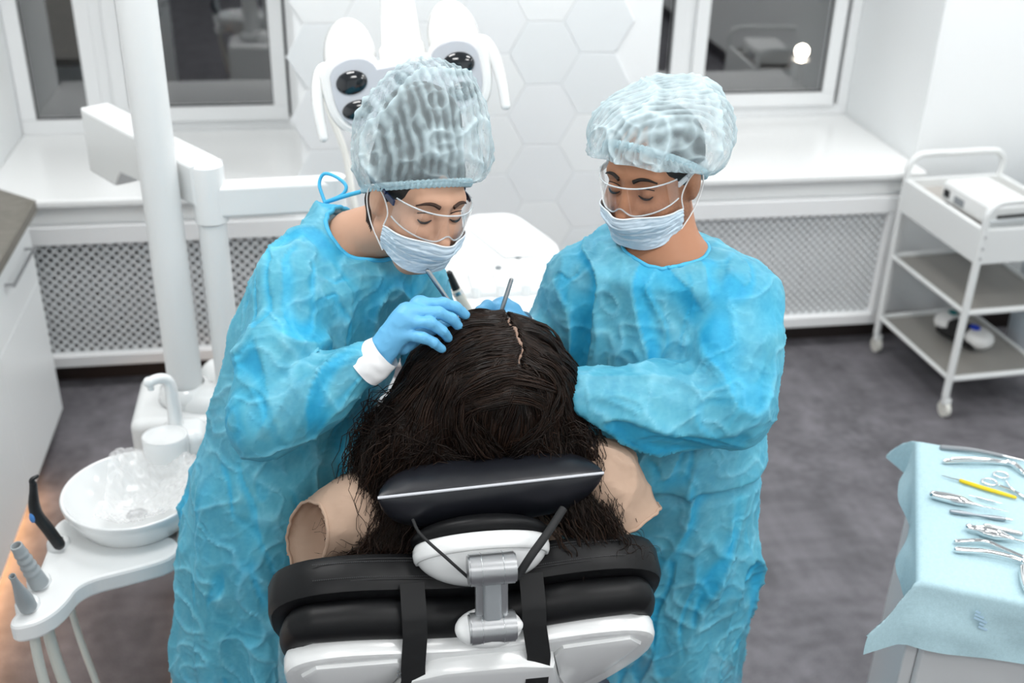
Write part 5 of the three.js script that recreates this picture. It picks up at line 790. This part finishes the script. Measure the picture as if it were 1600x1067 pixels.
{ // steel instruments held by the two
  const probe = (a, b, c, label) => { const t = thing('steel_probe', label, 'dental probe', 'held probes'); part(t, 'handle', rope([a, b], 0.0042, 10, 14), M.brushed); part(t, 'tip', rope([b, c], (s) => 0.003 - 0.002 * s, 10, 8), M.steel); };
  probe([0.1611, 1.4732, -1.8244], [0.1991, 1.4119, -1.8194], [0.2209, 1.3744, -1.807], 'thin steel probe handle above the raised blue glove');
  probe([0.3252, 1.4124, -1.9011], [0.3002, 1.3437, -1.8801], [0.2858, 1.3158, -1.8619], 'steel instrument handle standing up over the top of the hair');
}

// ---------------------------------------------------------------- the patient, seen from behind, long dark wavy hair
{
  const base = [0.24, -1.95], t = person('seated patient with long dark wavy hair and a beige top, seen from behind', base);
  const HC = [0.274, 1.245, -1.79], HR = [0.138, 0.147, 0.147];
  const Mx = headFrame([HC[0], HC[1] - 0.012, HC[2] - 0.01], [0.03, -0.12, -1], [0.1, 1, -0.05]);
  const skin = [0.82, 0.64, 0.55], SL = [0.0178, 1.0646, -1.6876], SR = [0.4655, 1.0975, -1.685], nb = [0.262, 1.1, -1.8], nk = [0.268, 1.19, -1.795];
  const EL = [SL[0] - 0.06, SL[1] - 0.24, SL[2] - 0.12], ER = [SR[0] + 0.05, SR[1] - 0.24, SR[2] - 0.12], WL = [0.12, 0.72, -2.2], WR = [0.36, 0.72, -2.2];
  const bodyF = joinF([[stack([[1.1, 0.25, -1.8, 0.1, 0.07], [1.05, 0.25, -1.79, 0.15, 0.09], [0.9, 0.235, -1.8, 0.15, 0.1], [0.75, 0.225, -1.86, 0.14, 0.11], [0.64, 0.22, -1.9, 0.17, 0.12], [0.6, 0.22, -1.9, 0.16, 0.12]], [1, 0]), 0], [cone(nb, nk, 0.055, 0.05), 0.05], [cone(nb, SL, 0.05, 0.05), 0.04], [cone(nb, SR, 0.05, 0.05), 0.04],
    [cone(SL, EL, 0.045, 0.036), 0.03], [cone(EL, WL, 0.035, 0.025), 0.02], [cone(SR, ER, 0.045, 0.036), 0.03], [cone(ER, WR, 0.035, 0.025), 0.02],
    [cone([0.14, 0.65, -1.95], [0.13, 0.64, -2.36], 0.085, 0.06), 0.04], [cone([0.13, 0.64, -2.36], [0.14, 0.5, -2.74], 0.056, 0.04), 0.02], [cone([0.31, 0.65, -1.95], [0.32, 0.64, -2.36], 0.085, 0.06), 0.04], [cone([0.32, 0.64, -2.36], [0.31, 0.5, -2.74], 0.056, 0.04), 0.02]]);
  const bg = paint(nets(bodyF, [-0.15, 0.42, -2.85], [0.62, 1.3, -1.62], 0.011), (x, y, z) => (y < 0.78 && z < -1.84 && y < 0.7 + 0.0 * z ? [0.15, 0.16, 0.2] : skin));
  const hand = (W, s) => { const K = [0, 1, 2, 3].map((i) => [W[0] + s * (0.03 - 0.018 * i) * 1, W[1] + 0.012 - 0.002 * i, W[2] - 0.075]), fg = K.map((k) => [[k, 0.0105], [[k[0], k[1] - 0.002, k[2] - 0.038], 0.0095], [[k[0], k[1] - 0.014, k[2] - 0.062], 0.0085], [[k[0], k[1] - 0.03, k[2] - 0.075], 0.0075]]); fg.push([[[W[0] + s * 0.024, W[1] - 0.004, W[2] - 0.025], 0.014], [[W[0] + s * 0.045, W[1] - 0.004, W[2] - 0.055], 0.011], [[W[0] + s * 0.05, W[1] - 0.008, W[2] - 0.085], 0.0085]]); return [handF(W, K, fg, 0.024), [W, ...K, ...fg.flat().map((q) => q[0])]]; };
  const [h1, p1] = hand(WL, 1), [h2, p2] = hand(WR, -1), hg = (h, p) => { const [lo, hi] = boundsOf(p, 0.035); return paint(nets(h, lo, hi, 0.004), () => skin); };
  wear(t, 'body', mergeC([bg, headGeo(Mx, skin), hg(h1, p1), hg(h2, p2)]), skinMat);
  // blouse with two wide short sleeves, open at their ends
  const eL = [-0.0789, 1.0172, -1.679], eR = [0.5173, 1.0231, -1.6362], dirL = V(eL[0] - SL[0] - 0.02, eL[1] - SL[1] + 0.07, eL[2] - SL[2] + 0.05).normalize(), dirR = V(eR[0] - SR[0], eR[1] - SR[1], eR[2] - SR[2]).normalize();
  const slv = (S, e, r1, r2) => cone(S, [e[0] + (e[0] - S[0]) * 0.7, e[1] + (e[1] - S[1]) * 0.7, e[2] + (e[2] - S[2]) * 0.7], r1, r2), sL = slv(SL, eL, 0.064, 0.058), sR = slv(SR, eR, 0.068, 0.058);
  const bl = joinF([[stack([[1.105, 0.25, -1.8, 0.12, 0.09], [1.06, 0.25, -1.79, 0.175, 0.11], [0.9, 0.235, -1.8, 0.175, 0.125], [0.75, 0.225, -1.86, 0.175, 0.14], [0.6, 0.22, -1.9, 0.2, 0.15]], [1, 0]), 0], [cone(nb, SL, 0.062, 0.064), 0.03], [cone(nb, SR, 0.062, 0.066), 0.03], [sL, 0.04], [sR, 0.05]]);
  const past = (p, e, d) => (p[0] - e[0]) * d.x + (p[1] - e[1]) * d.y + (p[2] - e[2]) * d.z, cloth = mat(0xb59a86, 0.85, { side: THREE.DoubleSide });
  const bz = nets((x, y, z) => smax(bl(x, y, z), -cone(nb, nk, 0.075, 0.07)(x, y, z), 0.01), [-0.32, 0.58, -2.15], [0.74, 1.25, -1.5], 0.007);
  push(bz, (x, y, z) => { const a = drape(x, y, z, [0.5, 0.8, 0.3], 3.3); return a[0] * 0.55 - 0.003; });
  cull(bz, (x, y, z) => y < 0.61 || past([x, y, z], eL, dirL) > 0 || past([x, y, z], eR, dirR) > 0);
  const rimL = edgeTube(bz, (x, y, z) => Math.abs(past([x, y, z], eL, dirL)) < 0.006 && sL(x, y, z) < 0.02, eL, dirL, 0.0032), rimR = edgeTube(bz, (x, y, z) => Math.abs(past([x, y, z], eR, dirR)) < 0.006 && sR(x, y, z) < 0.02, eR, dirR, 0.0032);
  wear(t, 'blouse', bz, cloth); wear(t, 'sleeve_hem', rimL, cloth); wear(t, 'sleeve_hem', rimR, cloth);
  for (const s of [-1, 1]) wear(t, 'shoe', at(new THREE.SphereGeometry(1, 24, 16).scale(0.045, 0.11, 0.05), 0.225 + s * 0.09, 0.58, -2.83), M.plastic);
  // hair: dark under-volume, then strands combed from a crooked parting
  const Lc = [[0.2, 1.25, -1.775], [0.1192, 1.1722, -1.7392], [0.0747, 1.0836, -1.6994], [0.0667, 1.0363, -1.6296]], Lr = [0.11, 0.082, 0.07, 0.042], Rc = [[0.345, 1.245, -1.77], [0.3735, 1.1617, -1.724], [0.4175, 1.0791, -1.6721], [0.4409, 1.0439, -1.5803]], Rr = [0.1, 0.07, 0.06, 0.04];
  const volF = joinF([[ell(HC, HR.map((r) => r - 0.008)), 0], ...[0, 1, 2].map((i) => [cone(Lc[i], Lc[i + 1], Lr[i] - 0.016, Lr[i + 1] - 0.014), 0.05]), ...[0, 1, 2].map((i) => [cone(Rc[i], Rc[i + 1], Rr[i] - 0.016, Rr[i + 1] - 0.014), 0.05])]);
  const face = cone([0.276, 1.21, -1.92], [0.276, 1.15, -2.0], 0.085, 0.09);
  const vol = push(nets((x, y, z) => smax(volF(x, y, z), -face(x, y, z), 0.02), [-0.02, 0.92, -1.98], [0.6, 1.42, -1.55], 0.007), (x, y, z) => 0.006 * crest(x * 14, y * 5, z * 14));
  wear(t, 'hair_volume', vol, mat(0x1c130e, 0.6));
  const sph = (d) => { const L = Math.hypot(...d); return d.map((v) => v / L); }, onE = (d, k) => [0, 1, 2].map((i) => HC[i] + d[i] * HR[i] * k);
  const partDir = (q) => sph([mixn(0.2, 0.27, q) + 0.035 * Math.sin(q * 9 + 1) + 0.018 * Math.sin(q * 26), mixn(0.97, 0.72, q), mixn(-0.4, 0.72, q)]);
  const P = [], N = [], C = [], I = [], col = new THREE.Color(), NS = 30;
  const strand = (ctrl, r0, tint, curl, ph, amp) => {
    const c = new THREE.CatmullRomCurve3(ctrl.map((p) => V(p)), false, 'centripetal'), pts = c.getPoints(NS), k0 = P.length / 3; let len = 0;
    for (let i = 0; i <= NS; i++) {
      const p = pts[i], T = (i < NS ? pts[i + 1].clone().sub(p) : p.clone().sub(pts[i - 1])); len += T.length(); T.normalize();
      const a = T.clone().cross(V(0.31, 0.2, 0.93)).normalize(), b = T.clone().cross(a), w = amp * (0.25 + 0.75 * sstep(0.15, 0.85, i / NS)), f = len * curl + ph;
      p.addScaledVector(a, Math.cos(f) * w).addScaledVector(b, Math.sin(f) * w * 0.8);
      const r = r0 * (1 - 0.65 * sstep(0.55, 1, i / NS));
      for (let j = 0; j < 3; j++) { const g = j * 2.0944 + ph, nx = a.x * Math.cos(g) + b.x * Math.sin(g), ny = a.y * Math.cos(g) + b.y * Math.sin(g), nz = a.z * Math.cos(g) + b.z * Math.sin(g); P.push(p.x + nx * r, p.y + ny * r, p.z + nz * r); N.push(nx, ny, nz); C.push(tint[0], tint[1], tint[2]); }
      if (i) for (let j = 0; j < 3; j++) { const A = k0 + (i - 1) * 3 + j, B = k0 + (i - 1) * 3 + (j + 1) % 3; I.push(A, B, B + 3, A, B + 3, A + 3); }
    }
  };
  const LOCKS = 400, PER = 9;
  for (let k = 0; k < LOCKS; k++) {
    const s = rnd() < 0.56 ? -1 : 1, q = Math.pow(rnd(), 0.8) * 1.25, root = q <= 1 ? partDir(q) : sph([0.25 + rr(-0.3, 0.2), 0.72 - (q - 1) * 1.4, 0.72 + (q - 1) * 1.0]);
    const ph = rr(0, 6.28), amp0 = rr(0.003, 0.012), curl = rr(45, 110), back = clamp(q * 0.85 + rr(-0.3, 0.3), 0, 1.25), az = mixn(0.1, 1.62, back / 1.25) + rr(-0.12, 0.12), end = sph([s * Math.cos(az) * 1.0, -0.5 + rr(-0.1, 0.2), -0.25 + Math.sin(az) * 1.15]);
    const ch = s < 0 ? Lc : Rc, cr = s < 0 ? Lr : Rr, od = sph([rr(-1, 1), rr(-0.2, 1), rr(-0.35, 1.1)]), stop = back > 0.95 && rnd() < 0.8, wild = rnd() < 0.08;
    const tone = rr(0.5, 1.25), lift = rr(0.97, 1.05) * (wild ? 1.04 : 1);
    for (let m = 0; m < PER; m++) {
      const j = () => rr(-1, 1), e = [0, 1, 2].map((i) => end[i] + j() * 0.05), r0 = sph([root[0] + s * (q < 1 ? 0.03 + rnd() * 0.05 : j() * 0.06), root[1] + j() * 0.04, root[2] + j() * 0.06]);
      const sl = (f) => sph([0, 1, 2].map((i) => mixn(r0[i], e[i], f) + (i === 0 ? s * 0.55 * Math.sin(f * Math.PI) : i === 1 ? 0.2 * Math.sin(f * Math.PI) : 0)));
      const ctrl = [onE(r0, 0.985), onE(sl(0.22), lift), onE(sl(0.48), lift * 1.015), onE(sl(0.74), lift * 1.02), onE(e, lift * 1.03)];
      if (!stop) for (let i = 1; i < 4; i++) { const w = cr[i] * (wild ? 1.25 : rr(0.75, 1.08)); ctrl.push([0, 1, 2].map((a) => ch[i][a] + (od[a] + j() * 0.22) * w - (a === 1 ? 0.012 * (i === 3) * rnd() : 0))); }
      const u = rnd(); col.setRGB(0.1 * tone + 0.07 * u * u, 0.066 * tone + 0.045 * u * u, 0.047 * tone + 0.03 * u * u, THREE.SRGBColorSpace);
      strand(ctrl, rr(0.0009, 0.0015), [col.r, col.g, col.b], curl + j() * 8, ph + j() * 0.25, amp0 * (stop ? 0.5 : 1) + rnd() * 0.002);
    }
  }
  // locks combed over the whole surface of the volume
  const skinF = (x, y, z) => smax(volF(x, y, z), -face(x, y, z), 0.02), grad = (p) => { const h = 0.002, d = skinF(p[0], p[1], p[2]); return sph([skinF(p[0] + h, p[1], p[2]) - d, skinF(p[0], p[1] + h, p[2]) - d, skinF(p[0], p[1], p[2] + h) - d]); };
  const VP = vol.attributes.position, vx = t.position.x, vz = t.position.z;
  for (let k = 0, made = 0; k < 16000 && made < 760; k++) {
    const i = Math.floor(rnd() * VP.count), p0 = [VP.getX(i) + vx, VP.getY(i), VP.getZ(i) + vz], g0 = grad(p0);
    if (g0[2] < -0.55 || p0[1] < 1.0 || (Math.abs(p0[0] - 0.303) < 0.012 && g0[1] > 0.6 && p0[2] < -1.7)) continue; if (made < 170 && (g0[2] < 0.2 || p0[1] < 1.2 || p0[0] < 0.14)) continue; made++;
    const ph = rr(0, 6.28), wl = rr(50, 105), am = rr(0.0015, 0.006), tone = rr(0.5, 1.25), n0 = rr(0, 9), up = rr(0.001, 0.009);
    for (let m = 0; m < 8; m++) {
      let p = p0.map((v) => v + rr(-0.008, 0.008)); const ctrl = [];
      for (let q = 0; q < 13; q++) {
        const g = grad(p), d = skinF(...p), off = up * Math.sin(Math.PI * Math.min(1, (q + 1) / 7)) + 0.001; p = p.map((v, a) => v - g[a] * (d - off));
        ctrl.push(p.slice());
        const top = clamp(g[1] * 1.2), side = p[0] > 0.305 ? 1 : -1, bk = sstep(0.45, 0.75, g[2]), f = [side * (0.25 + 1.1 * top) * (1 - 0.75 * bk) + 0.5 * noise(p[0] * 14, p[1] * 14, p[2] * 14 + n0 * 0.1), -0.9, 0.35 * top + 0.3 * noise(p[0] * 14 + 5, p[1] * 14, p[2] * 14)], dt = f[0] * g[0] + f[1] * g[1] + f[2] * g[2], tn = sph(f.map((v, a) => v - g[a] * dt));
        p = p.map((v, a) => v + tn[a] * 0.0125);
      }
      const u = rnd(); col.setRGB(0.1 * tone + 0.07 * u * u, 0.066 * tone + 0.045 * u * u, 0.047 * tone + 0.03 * u * u, THREE.SRGBColorSpace);
      strand(ctrl, rr(0.0009, 0.0015), [col.r, col.g, col.b], wl + rr(-4, 4), ph + rr(-0.25, 0.25), am + rnd() * 0.0012);
    }
  }
  // stray curls at the ends and over the shoulders
  for (const [a, n, len, sp] of [[[0.0177, 1.1451, -1.7193], 14, 0.07, -1], [[0.0181, 1.0907, -1.6672], 30, 0.1, -1], [[0.0369, 1.0481, -1.6181], 40, 0.09, -1], [[0.0972, 1.0295, -1.5977], 26, 0.07, -1], [[0.4655, 1.1434, -1.6867], 18, 0.08, 1], [[0.4652, 1.0782, -1.6174], 26, 0.09, 1], [[0.4666, 1.052, -1.5572], 50, 0.07, 1], [[0.3993, 1.0367, -1.5491], 30, 0.06, 1]])
    for (let i = 0; i < n; i++) { const p = a.map((v) => v + rr(-0.022, 0.022)), d = [sp * rr(-0.25, 0.75), rr(-1, -0.1), rr(-0.3, 0.5)], st = [p[0] - sp * 0.03, p[1] + 0.05, p[2] - 0.02]; const u = rnd(); col.setRGB(0.1 + 0.08 * u, 0.068 + 0.05 * u, 0.048 + 0.035 * u, THREE.SRGBColorSpace); strand([st, p, [p[0] + d[0] * len * 0.5, p[1] + d[1] * len * 0.5, p[2] + d[2] * len * 0.5], [p[0] + d[0] * len, p[1] + d[1] * len * 0.8, p[2] + d[2] * len]], rr(0.0008, 0.0014), [col.r, col.g, col.b], rr(110, 190), rr(0, 6.28), rr(0.006, 0.013)); }
  const hgeo = new THREE.BufferGeometry(); hgeo.setAttribute('position', new THREE.Float32BufferAttribute(P, 3)); hgeo.setAttribute('normal', new THREE.Float32BufferAttribute(N, 3)); hgeo.setAttribute('color', new THREE.Float32BufferAttribute(C, 3)); hgeo.setIndex(I);
  const strands = wear(t, 'hair_strands', hgeo, mat(0xffffff, 0.42, { vertexColors: true, specularIntensity: 0.45 })); strands.userData.kind = 'stuff';
  // pale scalp showing along the parting
  const sc = []; for (let i = 0; i <= 30; i++) sc.push(onE(partDir(mixn(0.3, 0.98, i / 30)), 0.968));
  wear(t, 'scalp_parting', tube(sc, (u) => 0.0062 * Math.sin(Math.PI * clamp(u * 0.9 + 0.06)) * (0.7 + 0.3 * Math.sin(u * 23)) + 0.001 * Math.sin(u * 60), 60, 6), mat(0xa08474, 0.7));
}

scene.traverse((o) => { if (o.isMesh) { o.castShadow = true; o.receiveShadow = true; } });
renderer.render(scene, camera);
